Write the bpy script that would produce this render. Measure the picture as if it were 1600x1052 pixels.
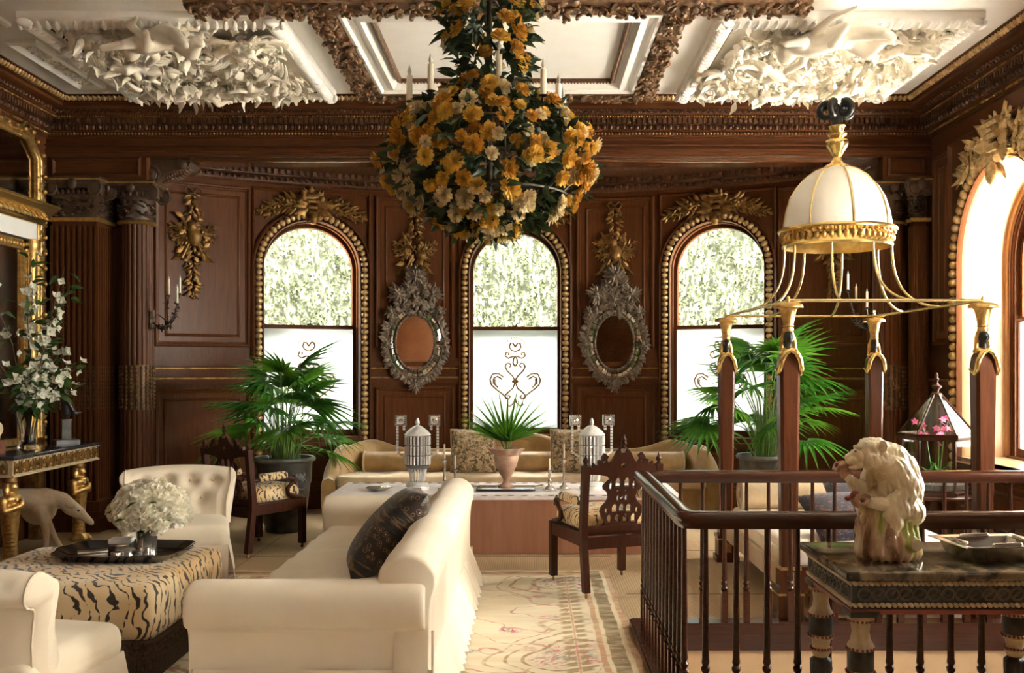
import bpy, bmesh, math, random
import numpy as np
from mathutils import Vector, Matrix, Euler, geometry, noise as mnoise
for _o in list(bpy.data.objects): bpy.data.objects.remove(_o)
SC = bpy.context.scene
COL = SC.collection
PI = math.pi
# ---------------------------------------------------------------- camera
FPX, VPX, VPY, EYE = 1556.0, 828.0, 572.0, 1.65      # focal length in px, vanishing point, eye height
_c = bpy.data.cameras.new('camera'); CAM = bpy.data.objects.new('camera', _c); COL.objects.link(CAM)
_c.sensor_width = 36.0; _c.lens = 36.0*FPX/1600.0
_c.shift_x = -(VPX-800)/1600.0; _c.shift_y = (VPY-526)/1600.0
_c.clip_start = .05; _c.clip_end = 200
CAM.location = (0, 0, EYE); CAM.rotation_euler = (PI/2, 0, 0)
SC.camera = CAM
# ---------------------------------------------------------------- daylight
W = bpy.data.worlds.new('overcast_sky'); SC.world = W; W.use_nodes = True
W.node_tree.nodes['Background'].inputs[0].default_value = (1.0, .935, .82, 1)
W.node_tree.nodes['Background'].inputs[1].default_value = 12.0
_s = bpy.data.lights.new('sun', 'SUN'); _s.energy = 38; _s.angle = .15; _s.color = (1, .95, .86)
SUN = bpy.data.objects.new('sun', _s); COL.objects.link(SUN)
SUN.rotation_euler = (math.radians(32), 0, math.radians(-4))    # high, from behind the camera: it lights the garden, not the room
SC.view_settings.view_transform = 'Standard'; SC.view_settings.look = 'None'
SC.view_settings.gamma = 1; SC.view_settings.use_curve_mapping = False
SC.view_settings.exposure = 2.75
SC.cycles.use_denoising = True
SC.cycles.max_bounces = 10; SC.cycles.diffuse_bounces = 5; SC.cycles.glossy_bounces = 4
SC.cycles.transmission_bounces = 8; SC.cycles.transparent_max_bounces = 16
SC.cycles.sample_clamp_indirect = 12; SC.cycles.caustics_reflective = False; SC.cycles.caustics_refractive = False
def portal(x, y, z, w, h, rz):
    l = bpy.data.lights.new('window_daylight', 'AREA'); l.shape = 'RECTANGLE'; l.size = w; l.size_y = h
    l.cycles.is_portal = True
    o = bpy.data.objects.new('window_daylight', l); COL.objects.link(o)
    o.location = (x, y, z); o.rotation_euler = (PI/2, 0, rz)
# ---------------------------------------------------------------- helpers
def rnd(a, b): return random.uniform(a, b)
def TR(x=0, y=0, z=0, rx=0, ry=0, rz=0, s=1):
    M = Matrix.Translation((x, y, z)) @ Euler((rx, ry, rz)).to_matrix().to_4x4()
    if isinstance(s, (tuple, list)): return M @ Matrix.Diagonal((s[0], s[1], s[2], 1))
    return M @ Matrix.Scale(s, 4)
def px(x, y, D): return Vector(((x-VPX)*D/FPX, D, EYE-(y-VPY)*D/FPX))
def sm(t): t = max(0, min(1, t)); return t*t*(3-2*t)
class MB:
    def __init__(s, fn=None): s.v = []; s.f = []; s.fn = fn
    def add(s, vs, fs, M=None):
        o = len(s.v)
        if M is not None: vs = [M @ Vector(v) for v in vs]
        s.v.extend(tuple(v) for v in vs); s.f.extend(tuple(i+o for i in f) for f in fs); return s
    def bb(s, x0, x1, y0, y1, z0, z1, M=None, nx=1):
        if nx == 1:
            return s.add([(x0,y0,z0),(x1,y0,z0),(x1,y1,z0),(x0,y1,z0),(x0,y0,z1),(x1,y0,z1),(x1,y1,z1),(x0,y1,z1)],
                  [(3,2,1,0),(4,5,6,7),(0,1,5,4),(1,2,6,5),(2,3,7,6),(3,0,4,7)], M)
        vs, fs = [], []
        for i in range(nx+1):
            x = x0+(x1-x0)*i/nx; vs += [(x,y0,z0),(x,y1,z0),(x,y1,z1),(x,y0,z1)]
        for i in range(nx):
            for k in range(4): fs.append((4*i+k, 4*i+(k+1)%4, 4*i+4+(k+1)%4, 4*i+4+k))
        fs += [(0,1,2,3), (4*nx+3,4*nx+2,4*nx+1,4*nx)]
        return s.add(vs, fs, M)
    def box(s, x, y, z, sx, sy, sz, M=None, nx=1): return s.bb(x-sx/2,x+sx/2,y-sy/2,y+sy/2,z-sz/2,z+sz/2,M,nx)
    def loft(s, rings, closed=True, cap=True, M=None, loop=False):
        n = len(rings[0]); vs = [p for r in rings for p in r]; fs = []
        m = len(rings)
        for i in range(m if loop else m-1):
            a, b = i*n, ((i+1) % m)*n
            for k in range(n if closed else n-1):
                fs.append((a+k, a+(k+1)%n, b+(k+1)%n, b+k))
        if cap and not loop and closed:
            fs.append(tuple(range(n-1,-1,-1))); fs.append(tuple((m-1)*n+k for k in range(n)))
        return s.add(vs, fs, M)
    def lathe(s, prof, seg=16, M=None, cap=True, a0=0, flute=None):
        rings = []
        for r, z in prof:
            rings.append([((r*(flute(k/seg) if flute else 1))*math.cos(a0+2*PI*k/seg), (r*(flute(k/seg) if flute else 1))*math.sin(a0+2*PI*k/seg), z) for k in range(seg)])
        return s.loft(rings, True, cap, M)
    def ell(s, c, r, M=None, seg=12, rings=8, R=None):
        rs = []
        if isinstance(r, (int, float)): r = (r, r, r)
        for i in range(rings+1):
            a = PI*i/rings; q = max(math.sin(a), .02)
            rs.append([(r[0]*q*math.cos(2*PI*k/seg), r[1]*q*math.sin(2*PI*k/seg), -r[2]*math.cos(a)) for k in range(seg)])
        T = Matrix.Translation(c)
        if R is not None: T = T @ R
        return s.loft(rs, True, True, (M @ T) if M is not None else T)
    def tube(s, pts, rad, seg=8, M=None, cap=True, loop=False, flat=1.0, up=None):
        pts = [Vector(p) for p in pts]; n = len(pts)
        if isinstance(rad, (int, float)): rad = [rad]*n
        rings = []; prev = None
        for i in range(n):
            if loop: t = pts[(i+1)%n]-pts[i-1]
            else: t = pts[min(i+1,n-1)]-pts[max(i-1,0)]
            if t.length < 1e-9: t = Vector((0,0,1))
            t.normalize()
            if up is not None:
                a = Vector(up).cross(t)
                if a.length < 1e-4: a = Vector((1,0,0)).cross(t)
            elif prev is None:
                a = t.cross(Vector((0,0,1)))
                if a.length < 1e-3: a = t.cross(Vector((1,0,0)))
            else: a = prev-t*prev.dot(t)
            a.normalize(); prev = a; b = t.cross(a)
            rings.append([tuple(pts[i]+a*(rad[i]*math.cos(2*PI*k/seg))+b*(rad[i]*flat*math.sin(2*PI*k/seg))) for k in range(seg)])
        return s.loft(rings, True, cap, M, loop)
    def cap(s, p0, p1, r0, r1, seg=10, M=None):
        p0, p1 = Vector(p0), Vector(p1); d = (p1-p0); L = d.length
        if L < 1e-6: return s.ell(p0, r0, M)
        d /= L; pts, rr = [], []
        for a in (0, 25, 50, 75): 
            a = math.radians(90-a); pts.append(p0-d*(r0*math.sin(a))); rr.append(max(r0*math.cos(a), r0*.05))
        pts.append(p0); rr.append(r0); pts.append(p1); rr.append(r1)
        for a in (25, 50, 75, 90):
            a = math.radians(a); pts.append(p1+d*(r1*math.sin(a))); rr.append(max(r1*math.cos(a), r1*.05))
        return s.tube(pts, rr, seg, M)
    def chain(s, pts, rad, seg=10, M=None):
        for i in range(len(pts)-1): s.cap(pts[i], pts[i+1], rad[i], rad[i+1], seg, M)
        return s
    def prism(s, loops, t, M=None):
        """polygon with holes in the x/z plane, extruded from y=-t/2 to y=t/2"""
        ls = [[Vector((p[0], p[1], 0)) for p in l] for l in loops]
        tris = geometry.tessellate_polygon(ls); flat = [p for l in ls for p in l]; n = len(flat)
        vs = [(p.x, -t/2, p.y) for p in flat]+[(p.x, t/2, p.y) for p in flat]
        fs = [tuple(a) for a in tris]+[tuple(i+n for i in reversed(a)) for a in tris]; o = 0
        for l in ls:
            m = len(l)
            for k in range(m): fs.append((o+k, o+(k+1)%m, o+(k+1)%m+n, o+k+n))
            o += m
        return s.add(vs, fs, M)
    def grid(s, fn, nu, nv, M=None, cu=False, cv=False):
        vs = [fn(i/nu, j/nv) for i in range(nu+(0 if cu else 1)) for j in range(nv+(0 if cv else 1))]
        mv = nv+(0 if cv else 1); mu = nu+(0 if cu else 1); fs = []
        for i in range(nu):
            for j in range(nv):
                a, b = i % mu, (i+1) % mu; c, d = j % mv, (j+1) % mv
                fs.append((a*mv+c, b*mv+c, b*mv+d, a*mv+d))
        return s.add(vs, fs, M)
    def mesh(s, name, smooth=50):
        me = bpy.data.meshes.new(name)
        v = s.v if s.fn is None else [s.fn(*p) for p in s.v]
        me.from_pydata(v, [], s.f); me.update()
        if smooth:
            me.shade_smooth()
            if smooth < 180: me.set_sharp_from_angle(angle=math.radians(smooth))
        return me
    def build(s, name, m, parent=None, smooth=50, loc=None, label=None):
        return mobj(name, s.mesh(name, smooth), m, parent, loc, label)
def mobj(name, me, m, parent=None, loc=None, label=None, rot=None, scale=None):
    if m is not None and not me.materials: me.materials.append(MAT[m] if isinstance(m, str) else m)
    o = bpy.data.objects.new(name, me); COL.objects.link(o)
    if parent: o.parent = parent
    if loc: o.location = loc
    if rot: o.rotation_euler = rot
    if scale: o.scale = scale if not isinstance(scale, (int, float)) else (scale,)*3
    if label: o['label'] = label
    return o
def tag(o, label, cat, group=None, kind=None):
    if label: o['label'] = label
    if cat: o['category'] = cat
    if group: o['group'] = group
    if kind: o['kind'] = kind
    return o
def thing(name, label, cat, loc=(0,0,0), rz=0, group=None):
    o = bpy.data.objects.new(name, None); COL.objects.link(o); o.empty_display_size = .1
    o.location = loc; o.rotation_euler = (0, 0, rz); return tag(o, label, cat, group)
def struct(o): o['kind'] = 'structure'; return o
_kids = {}
def dup(root, loc, rz=0, label=None, scale=None):
    r = root.copy(); COL.objects.link(r); r.location = loc; r.rotation_euler = (0, 0, rz)
    if label: r['label'] = label
    if scale: r.scale = scale
    for ch in root.children:
        c = ch.copy(); COL.objects.link(c); c.parent = r
        for g in ch.children:
            d = g.copy(); COL.objects.link(d); d.parent = c
    return r
def organic(mb, voxel, smooth=4, name='body', disp=None, subdiv=0):
    """fuse overlapping solids into one continuous skin"""
    me = mb.mesh('tmp', 0); o = bpy.data.objects.new('tmp', me); COL.objects.link(o)
    r = o.modifiers.new('r', 'REMESH'); r.mode = 'VOXEL'; r.voxel_size = voxel; r.adaptivity = 0
    if smooth:
        m = o.modifiers.new('s', 'SMOOTH'); m.iterations = smooth; m.factor = .5
    dg = bpy.context.evaluated_depsgraph_get(); dg.update()
    me2 = bpy.data.meshes.new_from_object(o.evaluated_get(dg)); bpy.data.objects.remove(o)
    me2.name = name
    if disp:
        n = len(me2.vertices); co = np.empty(n*3); me2.vertices.foreach_get('co', co); co = co.reshape(-1, 3)
        no = np.empty(n*3); me2.vertices.foreach_get('normal', no); no = no.reshape(-1, 3)
        co = co+no*np.array([disp(Vector(p), Vector(q)) for p, q in zip(co, no)])[:, None]
        me2.vertices.foreach_set('co', co.ravel()); me2.update()
    me2.shade_smooth(); return me2
def spiral(cx, cz, r0, r1, a0, turns, n=24):
    return [(cx+(r0+(r1-r0)*t)*math.cos(a0+turns*2*PI*t), cz+(r0+(r1-r0)*t)*math.sin(a0+turns*2*PI*t)) for t in [i/n for i in range(n+1)]]
def cushion(w, d, h, nu=14, p=.35, pinch=.0):
    """knife-edge pillow, lying in x/y, centred"""
    mb = MB()
    def half(sg):
        def fn(u, v):
            a, b = 2*u-1, 2*v-1
            k = (max(0, (1-a*a)*(1-b*b)))**p
            ps = 1-pinch*(1-abs(a*b))*max(abs(a), abs(b))**3
            return (a*w/2*ps, b*d/2*ps, sg*h/2*k)
        return fn
    mb.grid(half(1), nu, nu); mb.grid(half(-1), nu, nu)
    return mb
def rbox(mb, x0, x1, y0, y1, z0, z1, r, M=None, seg=4, crown=0, n=8):
    """box with rounded edges; crown lifts the middle of the top"""
    def ax(a, b):
        ts = [a+r*(1-math.cos(PI/2*i/seg)) for i in range(seg+1)]
        mid = [a+r+(b-a-2*r)*i/n for i in range(1, n)]
        return ts+mid+[b-r*(1-math.cos(PI/2*(seg-i)/seg)) for i in range(seg+1)]
    X, Y, Z = ax(x0, x1), ax(y0, y1), ax(z0, z1)
    def rd(p):
        c = [min(max(p[0], x0+r), x1-r), min(max(p[1], y0+r), y1-r), min(max(p[2], z0+r), z1-r)]
        d = Vector((p[0]-c[0], p[1]-c[1], p[2]-c[2]))
        if d.length > 1e-9: d = d*(r/d.length) if d.length > 0 and (abs(d.x) > 1e-9)+(abs(d.y) > 1e-9)+(abs(d.z) > 1e-9) > 1 or d.length > r else d
        q = Vector(c)+d
        if crown and q.z > (z0+z1)/2:
            a = (2*(q.x-x0)/(x1-x0)-1); b = (2*(q.y-y0)/(y1-y0)-1)
            q.z += crown*max(0, 1-a*a)**.6*max(0, 1-b*b)**.6*sm((q.z-(z0+z1)/2)/((z1-z0)/2))
        return tuple(q)
    def face(A, B, f):
        mb.add([rd(f(a, b)) for a in A for b in B], [(i*len(B)+j, (i+1)*len(B)+j, (i+1)*len(B)+j+1, i*len(B)+j+1) for i in range(len(A)-1) for j in range(len(B)-1)], M)
    face(X, Y, lambda a, b: (a, b, z1)); face(X, Y, lambda a, b: (a, b, z0))
    face(X, Z, lambda a, b: (a, y0, b)); face(X, Z, lambda a, b: (a, y1, b))
    face(Y, Z, lambda a, b: (x0, a, b)); face(Y, Z, lambda a, b: (x1, a, b))
    return mb
def weld(me, d=1e-4):
    bm = bmesh.new(); bm.from_mesh(me); bmesh.ops.remove_doubles(bm, verts=bm.verts, dist=d)
    bmesh.ops.recalc_face_normals(bm, faces=bm.faces); bm.to_mesh(me); bm.free(); me.shade_smooth(); return me
def blade(mb, L, w, droop=.1, fold=.2, n=5, M=None, p=.8):
    """a leaf along +y with a centre fold, tip drooping to -z"""
    vs, fs = [], []
    for i in range(n+1):
        t = i/n; ww = w/2*max(.03, (math.sin(PI*min(1, t**p))))
        y = L*t; z = -droop*L*t*t
        vs += [(-ww, y, z+fold*ww), (0, y, z), (ww, y, z+fold*ww)]
    for i in range(n):
        a = 3*i; fs += [(a, a+1, a+4, a+3), (a+1, a+2, a+5, a+4)]
    return mb.add(vs, fs, M)
def petal(mb, L, w, cup, M):
    """rounded petal along +y, cupped upwards"""
    vs, fs = [], []
    for t, k in ((0, .35), (.35, .85), (.68, 1), (.9, .78), (1, .38)):
        vs += [(-w/2*k, L*t, cup*L*t*t+.25*w*k), (0, L*(t+.02), cup*L*t*t), (w/2*k, L*t, cup*L*t*t+.25*w*k)]
    for i in range(4): a = 3*i; fs += [(a, a+1, a+4, a+3), (a+1, a+2, a+5, a+4)]
    return mb.add(vs, fs, M)
def look_rot(d, roll=0):
    """rotation taking +y to d"""
    q = Vector(d).to_track_quat('Y', 'Z'); return q.to_matrix().to_4x4() @ Matrix.Rotation(roll, 4, 'Y')
# ---------------------------------------------------------------- materials
MAT = {}
def newmat(name):
    m = bpy.data.materials.new(name); m.use_nodes = True; MAT[name] = m
    nt = m.node_tree; return m, nt, nt.nodes['Principled BSDF']
def N(nt, t, **kw):
    n = nt.nodes.new(t)
    for k, v in kw.items():
        if k in n.inputs: n.inputs[k].default_value = v
        else: setattr(n, k, v)
    return n
def ramp(nt, fac, stops, interp='LINEAR'):
    r = nt.nodes.new('ShaderNodeValToRGB'); r.color_ramp.interpolation = interp
    e = r.color_ramp.elements
    while len(e) > 1: e.remove(e[-1])
    e[0].position = stops[0][0]; e[0].color = (*stops[0][1], 1)
    for p, c in stops[1:]:
        q = e.new(p); q.color = (*c, 1)
    nt.links.new(fac, r.inputs[0]); return r.outputs[0]
def mixc(nt, fac, a, b, mode='MIX'):
    m = nt.nodes.new('ShaderNodeMix'); m.data_type = 'RGBA'; m.blend_type = mode
    for i, v in ((0, fac), (6, a), (7, b)):
        if hasattr(v, 'links'): nt.links.new(v, m.inputs[i])
        else: m.inputs[i].default_value = v if i == 0 else (*v, 1)
    return m.outputs[2]
def mathn(nt, op, a, b=0.0, c=None):
    m = nt.nodes.new('ShaderNodeMath'); m.operation = op
    for i, v in enumerate((a, b) if c is None else (a, b, c)):
        if hasattr(v, 'links'): nt.links.new(v, m.inputs[i])
        else: m.inputs[i].default_value = v
    return m.outputs[0]
def coords(nt, scale=(1,1,1), rot=(0,0,0), loc=(0,0,0), kind='Object'):
    t = nt.nodes.new('ShaderNodeTexCoord'); m = nt.nodes.new('ShaderNodeMapping')
    m.inputs['Scale'].default_value = scale; m.inputs['Rotation'].default_value = rot; m.inputs['Location'].default_value = loc
    nt.links.new(t.outputs[kind], m.inputs[0]); return m.outputs[0]
def noisen(nt, vec, scale, detail=3, rough=.55, dist=0):
    n = nt.nodes.new('ShaderNodeTexNoise'); n.inputs['Scale'].default_value = scale; n.inputs['Detail'].default_value = detail
    n.inputs['Roughness'].default_value = rough; n.inputs['Distortion'].default_value = dist
    nt.links.new(vec, n.inputs['Vector']); return n.outputs['Fac']
def bump(nt, bs, h, strength, dist=.01):
    b = nt.nodes.new('ShaderNodeBump'); b.inputs['Strength'].default_value = strength; b.inputs['Distance'].default_value = dist
    nt.links.new(h, b.inputs['Height']); nt.links.new(b.outputs[0], bs.inputs['Normal'])
def simple(name, c1, c2=None, rough=.5, metal=0, ns=20, stretch=(1,1,1), bs=0, bscale=60, lo=.35, hi=.65, coat=0, sheen=0, trans=0, spec=.5, ior=1.5, sss=0, bdist=.01):
    m, nt, p = newmat(name)
    p.inputs['Roughness'].default_value = rough; p.inputs['Metallic'].default_value = metal
    p.inputs['Coat Weight'].default_value = coat; p.inputs['Coat Roughness'].default_value = .12
    p.inputs['Sheen Weight'].default_value = sheen; p.inputs['Transmission Weight'].default_value = trans
    p.inputs['Specular IOR Level'].default_value = spec; p.inputs['IOR'].default_value = ior
    v = coords(nt, stretch)
    if c2:
        n = noisen(nt, v, ns, 4); nt.links.new(ramp(nt, n, [(lo, c1), (hi, c2)]), p.inputs['Base Color'])
    else: p.inputs['Base Color'].default_value = (*c1, 1)
    if bs: bump(nt, p, noisen(nt, v, bscale, 3), bs, bdist)
    return m
# woods
def wood(name, a, b, rough=.32, axis=2, scale=9, coat=.25, spec=.14):
    m, nt, p = newmat(name); st = [7., 7., 7.]; st[axis] = .5
    v = coords(nt, tuple(st)); n1 = noisen(nt, v, scale, 5, .6, .6); n2 = noisen(nt, coords(nt, (1,1,.5)), 1.3, 3)
    c = ramp(nt, n1, [(.3, a), (.7, b)])
    c = mixc(nt, mathn(nt, 'MULTIPLY', n2, .55), c, tuple(x*.45 for x in a))
    nt.links.new(c, p.inputs['Base Color']); p.inputs['Roughness'].default_value = rough
    p.inputs['Coat Weight'].default_value = coat; p.inputs['Coat Roughness'].default_value = .2; p.inputs['Specular IOR Level'].default_value = spec
    bump(nt, p, n1, .08, .003); return m
wood('wood', (0.0845, 0.0273, 0.0096), (0.1490, 0.0532, 0.0185), .36, 2, 9, .05)
wood('wood_x', (0.0845, 0.0273, 0.0096), (0.1490, 0.0532, 0.0185), .36, 0, 9, .05)
wood('wood_soffit', (0.0832, 0.0269, 0.0095), (0.1465, 0.0523, 0.0182), .16, 0, 9, .8, .5)
wood('wood_panel', (0.0949, 0.0298, 0.0099), (0.1733, 0.0610, 0.0198), .34, 2, 6, .05)
wood('wood_furn', (.046, .015, .008), (.085, .028, .014), .32, 2, 9, .15)
wood('wood_rail', (.046, .015, .008), (.085, .027, .013), .22, 0, 9, .4)
wood('wood_pale', (.50, .30, .15), (.62, .40, .22), .3, 2, 5, .4)
wood('wood_post', (.085, .026, .012), (.15, .050, .020), .26, 2, 6, .2)
simple('wood_carved', (0.0703, 0.0263, 0.0121), (0.1406, 0.0619, 0.0281), .38, 0, 25, bs=.3, bscale=70)
simple('capital', (0.0450, 0.0234, 0.0126), (0.0946, 0.0522, 0.0288), .4, 0, 25, bs=.4, bscale=90)
simple('carved_beam', (0.1323, 0.0667, 0.0299), (0.2760, 0.1552, 0.0759), .38, 0, 30, bs=.3, bscale=70)
# gilding
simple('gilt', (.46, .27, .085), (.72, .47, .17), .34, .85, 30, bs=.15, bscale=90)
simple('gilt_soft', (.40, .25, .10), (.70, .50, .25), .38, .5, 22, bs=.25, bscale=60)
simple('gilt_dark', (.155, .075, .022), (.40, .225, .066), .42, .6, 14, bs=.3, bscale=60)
simple('gold_bright', (.74, .49, .15), (.90, .66, .27), .25, .9, 25)
simple('gold_rod', (.80, .60, .27), None, .26, .9)
# plaster
simple('plaster', (.92, .90, .85), (.95, .935, .90), .55, 0, 6)
simple('plaster_relief', (.83, .76, .63), (.91, .86, .76), .5, 0, 9)
simple('plaster_tan', (.52, .34, .19), (.58, .39, .22), .6, 0, 4)
# textiles
simple('cream', (.83, .72, .56), (.88, .785, .635), .85, 0, 3, bs=.25, bscale=420, sheen=.15, bdist=.003)
simple('cream_rib', (.80, .71, .58), (.86, .78, .66), .85, 0, 3, bs=.25, bscale=420, sheen=.15, bdist=.003)
simple('piping', (.72, .62, .48), None, .8)
simple('velvet', (.30, .175, .060), (.46, .29, .115), .5, 0, 5, sheen=.35)
simple('velvet_pale', (.56, .41, .23), (.70, .55, .36), .55, 0, 7, sheen=.3, bs=.2, bscale=25)
simple('terracotta_cloth', (.34, .150, .085), (.41, .19, .11), .42, 0, 3, stretch=(6,6,.6), sheen=.2)
simple('linen_pink', (.82, .70, .69), (.92, .86, .86), .5, 0, 18, bs=.2, bscale=40)
simple('canopy_cloth', (.84, .78, .67), (.88, .83, .73), .8, 0, 4, sheen=.1)
simple('fringe', (.05, .028, .018), (.11, .065, .04), .9, 0, 60, bs=.6, bscale=160)
def fabric_spots(name, base, cols, scale, rough=.85, base2=None):
    m, nt, p = newmat(name); v = coords(nt)
    c = ramp(nt, noisen(nt, v, scale*.3, 2), [(.35, base), (.65, base2 or base)])
    for i, (col, th) in enumerate(cols):
        n = noisen(nt, coords(nt, loc=(i*7.3, i*3.1, 0)), scale*(1+.3*i), 3, .6, 1.2)
        c = mixc(nt, ramp(nt, n, [(th-.02, (0,0,0)), (th+.02, (1,1,1))]), c, col)
    nt.links.new(c, p.inputs['Base Color']); p.inputs['Roughness'].default_value = rough
    p.inputs['Sheen Weight'].default_value = .2; return m
fabric_spots('tapestry', (.30, .21, .11), [((.10, .075, .035), .53), ((.55, .43, .27), .58), ((.05, .06, .075), .60)], 17, base2=(.44, .32, .17))
fabric_spots('paisley', (.020, .020, .032), [((.17, .05, .045), .58), ((.30, .24, .19), .66)], 40)
def tiger(name, f=1.0):
    m, nt, p = newmat(name); v = coords(nt)
    base = ramp(nt, noisen(nt, v, 2.6, 2), [(.36, (.66, .42, .17)), (.64, (.80, .64, .40))])
    sx = nt.nodes.new('ShaderNodeSeparateXYZ'); nt.links.new(v, sx.inputs[0])
    wob = mathn(nt, 'MULTIPLY', mathn(nt, 'SUBTRACT', noisen(nt, v, 6.0*f, 2, .5), .5), 3.4)
    s = mathn(nt, 'ADD', mathn(nt, 'MULTIPLY', mathn(nt, 'ADD', sx.outputs[0], sx.outputs[1]), 11.5*f), wob)
    tri = mathn(nt, 'ABSOLUTE', mathn(nt, 'SUBTRACT', mathn(nt, 'FRACT', s), .5))
    wid = mathn(nt, 'MULTIPLY_ADD', noisen(nt, coords(nt, (1, 1, .8), (0, 0, .785)), 13*f, 2), .95, -.345)
    k = mathn(nt, 'SUBTRACT', wid, tri)
    k = ramp(nt, k, [(.0, (0,)*3), (.035, (1,)*3)])
    nt.links.new(mixc(nt, k, base, (.045, .024, .016)), p.inputs['Base Color']); p.inputs['Roughness'].default_value = .7; p.inputs['Sheen Weight'].default_value = .25
    bump(nt, p, noisen(nt, v, 300, 2), .15, .003); return m
tiger('tiger_small', 1.7)
tiger('tiger', 1.3)
def batik():
    m, nt, p = newmat('batik'); v = coords(nt)
    vo = nt.nodes.new('ShaderNodeTexVoronoi'); vo.inputs['Scale'].default_value = 26; nt.links.new(v, vo.inputs['Vector'])
    d = vo.outputs['Distance']
    c = ramp(nt, d, [(0, (.42, .30, .19)), (.13, (.40, .29, .19)), (.17, (.035, .020, .014)), (.33, (.05, .026, .016)), (.37, (.34, .22, .13)), (.42, (.045, .022, .014)), (.6, (.03, .018, .014))])
    sx = nt.nodes.new('ShaderNodeSeparateXYZ'); nt.links.new(v, sx.inputs[0])
    st = ramp(nt, mathn(nt, 'FRACT', mathn(nt, 'MULTIPLY_ADD', sx.outputs[0], 3.0, .5)), [(.0, (0,0,0)), (.52, (0,0,0)), (.54, (1,1,1)), (.98, (1,1,1)), (1, (0,0,0))])
    n2 = ramp(nt, noisen(nt, coords(nt, (30, 5, 5)), 1.2, 3), [(.4, (.012, .013, .022)), (.55, (.03, .025, .025)), (.62, (.26, .15, .06)), (.7, (.02, .02, .03))])
    nt.links.new(mixc(nt, st, c, n2), p.inputs['Base Color']); p.inputs['Roughness'].default_value = .55; p.inputs['Sheen Weight'].default_value = .15
batik()
# stone, metal, glass, plants
simple('marble_dark', (.022, .017, .011), (.20, .145, .085), .14, 0, 11, lo=.40, hi=.62, stretch=(1.6,1,1))
simple('marble_black', (.022, .021, .024), (.055, .05, .055), .12, 0, 9)
simple('marble_red', (.20, .075, .05), (.34, .16, .11), .2, 0, 14)
simple('marble_cream', (.54, .41, .27), (.70, .57, .41), .35, 0, 7)
simple('terracotta', (.40, .23, .155), (.56, .37, .26), .5, 0, 9, bs=.2, bscale=40)
simple('zinc', (.075, .073, .066), (.15, .145, .13), .42, .55, 9)
simple('zinc_rim', (.16, .165, .165), (.26, .26, .26), .45, .5, 9)
simple('bronze_dark', (.018, .018, .018), (.05, .045, .04), .35, .5, 12)
simple('silver', (.62, .59, .55), (.74, .71, .66), .16, .95, 10)
simple('silver_old', (.42, .38, .33), (.60, .55, .48), .25, .85, 12)
simple('lacquer', (.012, .012, .014), None, .14, 0, coat=.8)
simple('iron', (.05, .042, .032), (.12, .10, .075), .45, .7, 15)
simple('wax', (.86, .79, .62), None, .45)
simple('wick_bulb', (.90, .86, .74), None, .1, 0, trans=.3)
simple('ceramic', (.74, .62, .40), (.86, .77, .56), .28, 0, 8, coat=.4)
simple('ceramic_brown', (.33, .17, .10), (.52, .32, .20), .25, 0, 14, coat=.5)
def stump():
    m, nt, p = newmat('ceramic_stump'); v = coords(nt, (1,1,.35))
    n = noisen(nt, v, 11, 3); c = ramp(nt, n, [(.33, (.20, .095, .05)), (.43, (.50, .30, .18)), (.52, (.66, .54, .32)), (.60, (.36, .42, .09)), (.70, (.70, .62, .38))])
    nt.links.new(c, p.inputs['Base Color']); p.inputs['Roughness'].default_value = .2; p.inputs['Coat Weight'].default_value = .6
stump()
simple('crystal', (.97, .97, .97), None, .02, 0, trans=1, ior=1.4)
simple('crystal_solid', (.80, .79, .77), (.93, .92, .90), .14, .35, 40)
simple('glass', (.95, .97, .96), None, .02, 0, trans=1.0, ior=1.45)
simple('mirror', (.72, .68, .62), None, .04, 1)
simple('mirror_old', (.36, .29, .22), (.52, .44, .35), .12, 1, 5)
simple('mirror_frame', (.115, .085, .06), (.25, .195, .145), .42, .35, 40, bs=.3, bscale=90)
simple('mirror_bits', (.42, .37, .31), (.66, .60, .52), .12, .9, 60)
simple('soil', (.03, .022, .015), (.07, .05, .03), .9, 0, 30)
def leafmat(name, a, b, rough=.35, tr=.35, ns=6, spec=.5):
    m, nt, p = newmat(name); c = ramp(nt, noisen(nt, coords(nt), ns, 2), [(.35, a), (.65, b)])
    nt.links.new(c, p.inputs['Base Color']); p.inputs['Roughness'].default_value = rough; p.inputs['Specular IOR Level'].default_value = spec
    t = nt.nodes.new('ShaderNodeBsdfTranslucent'); nt.links.new(c, t.inputs[0]); mx = nt.nodes.new('ShaderNodeMixShader'); mx.inputs[0].default_value = tr
    nt.links.new(p.outputs[0], mx.inputs[1]); nt.links.new(t.outputs[0], mx.inputs[2]); nt.links.new(mx.outputs[0], nt.nodes['Material Output'].inputs[0]); return m
leafmat('palm', (.035, .15, .018), (.10, .31, .030), .30, .45)
leafmat('palm_bright', (.08, .27, .02), (.20, .46, .045), .33, .5)
leafmat('dark_leaf', (.016, .030, .010), (.045, .075, .024), .42, .2, 20)
leafmat('dogwood_leaf', (.035, .085, .018), (.10, .17, .04), .4, .35, 20)
leafmat('hedge_leaf', (.034, .041, .021), (.041, .048, .026), .9, .5, 3, .0)
leafmat('petal_white', (.82, .80, .66), (.88, .87, .76), .6, .3, 12)
leafmat('petal_peony', (.88, .83, .68), (.92, .89, .79), .9, .25, 9, .1)
leafmat('petal_amber', (.52, .25, .035), (.76, .44, .075), .5, .2, 30)
leafmat('petal_gold', (.70, .40, .05), (.86, .60, .14), .5, .2, 30)
leafmat('petal_cream', (.72, .56, .30), (.86, .74, .48), .5, .2, 30)
leafmat('petal_pink', (.55, .04, .18), (.75, .14, .32), .5, .3, 30)
simple('bead_wood', (.085, .038, .015), (.20, .105, .036), .4, .2, 20)
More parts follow.
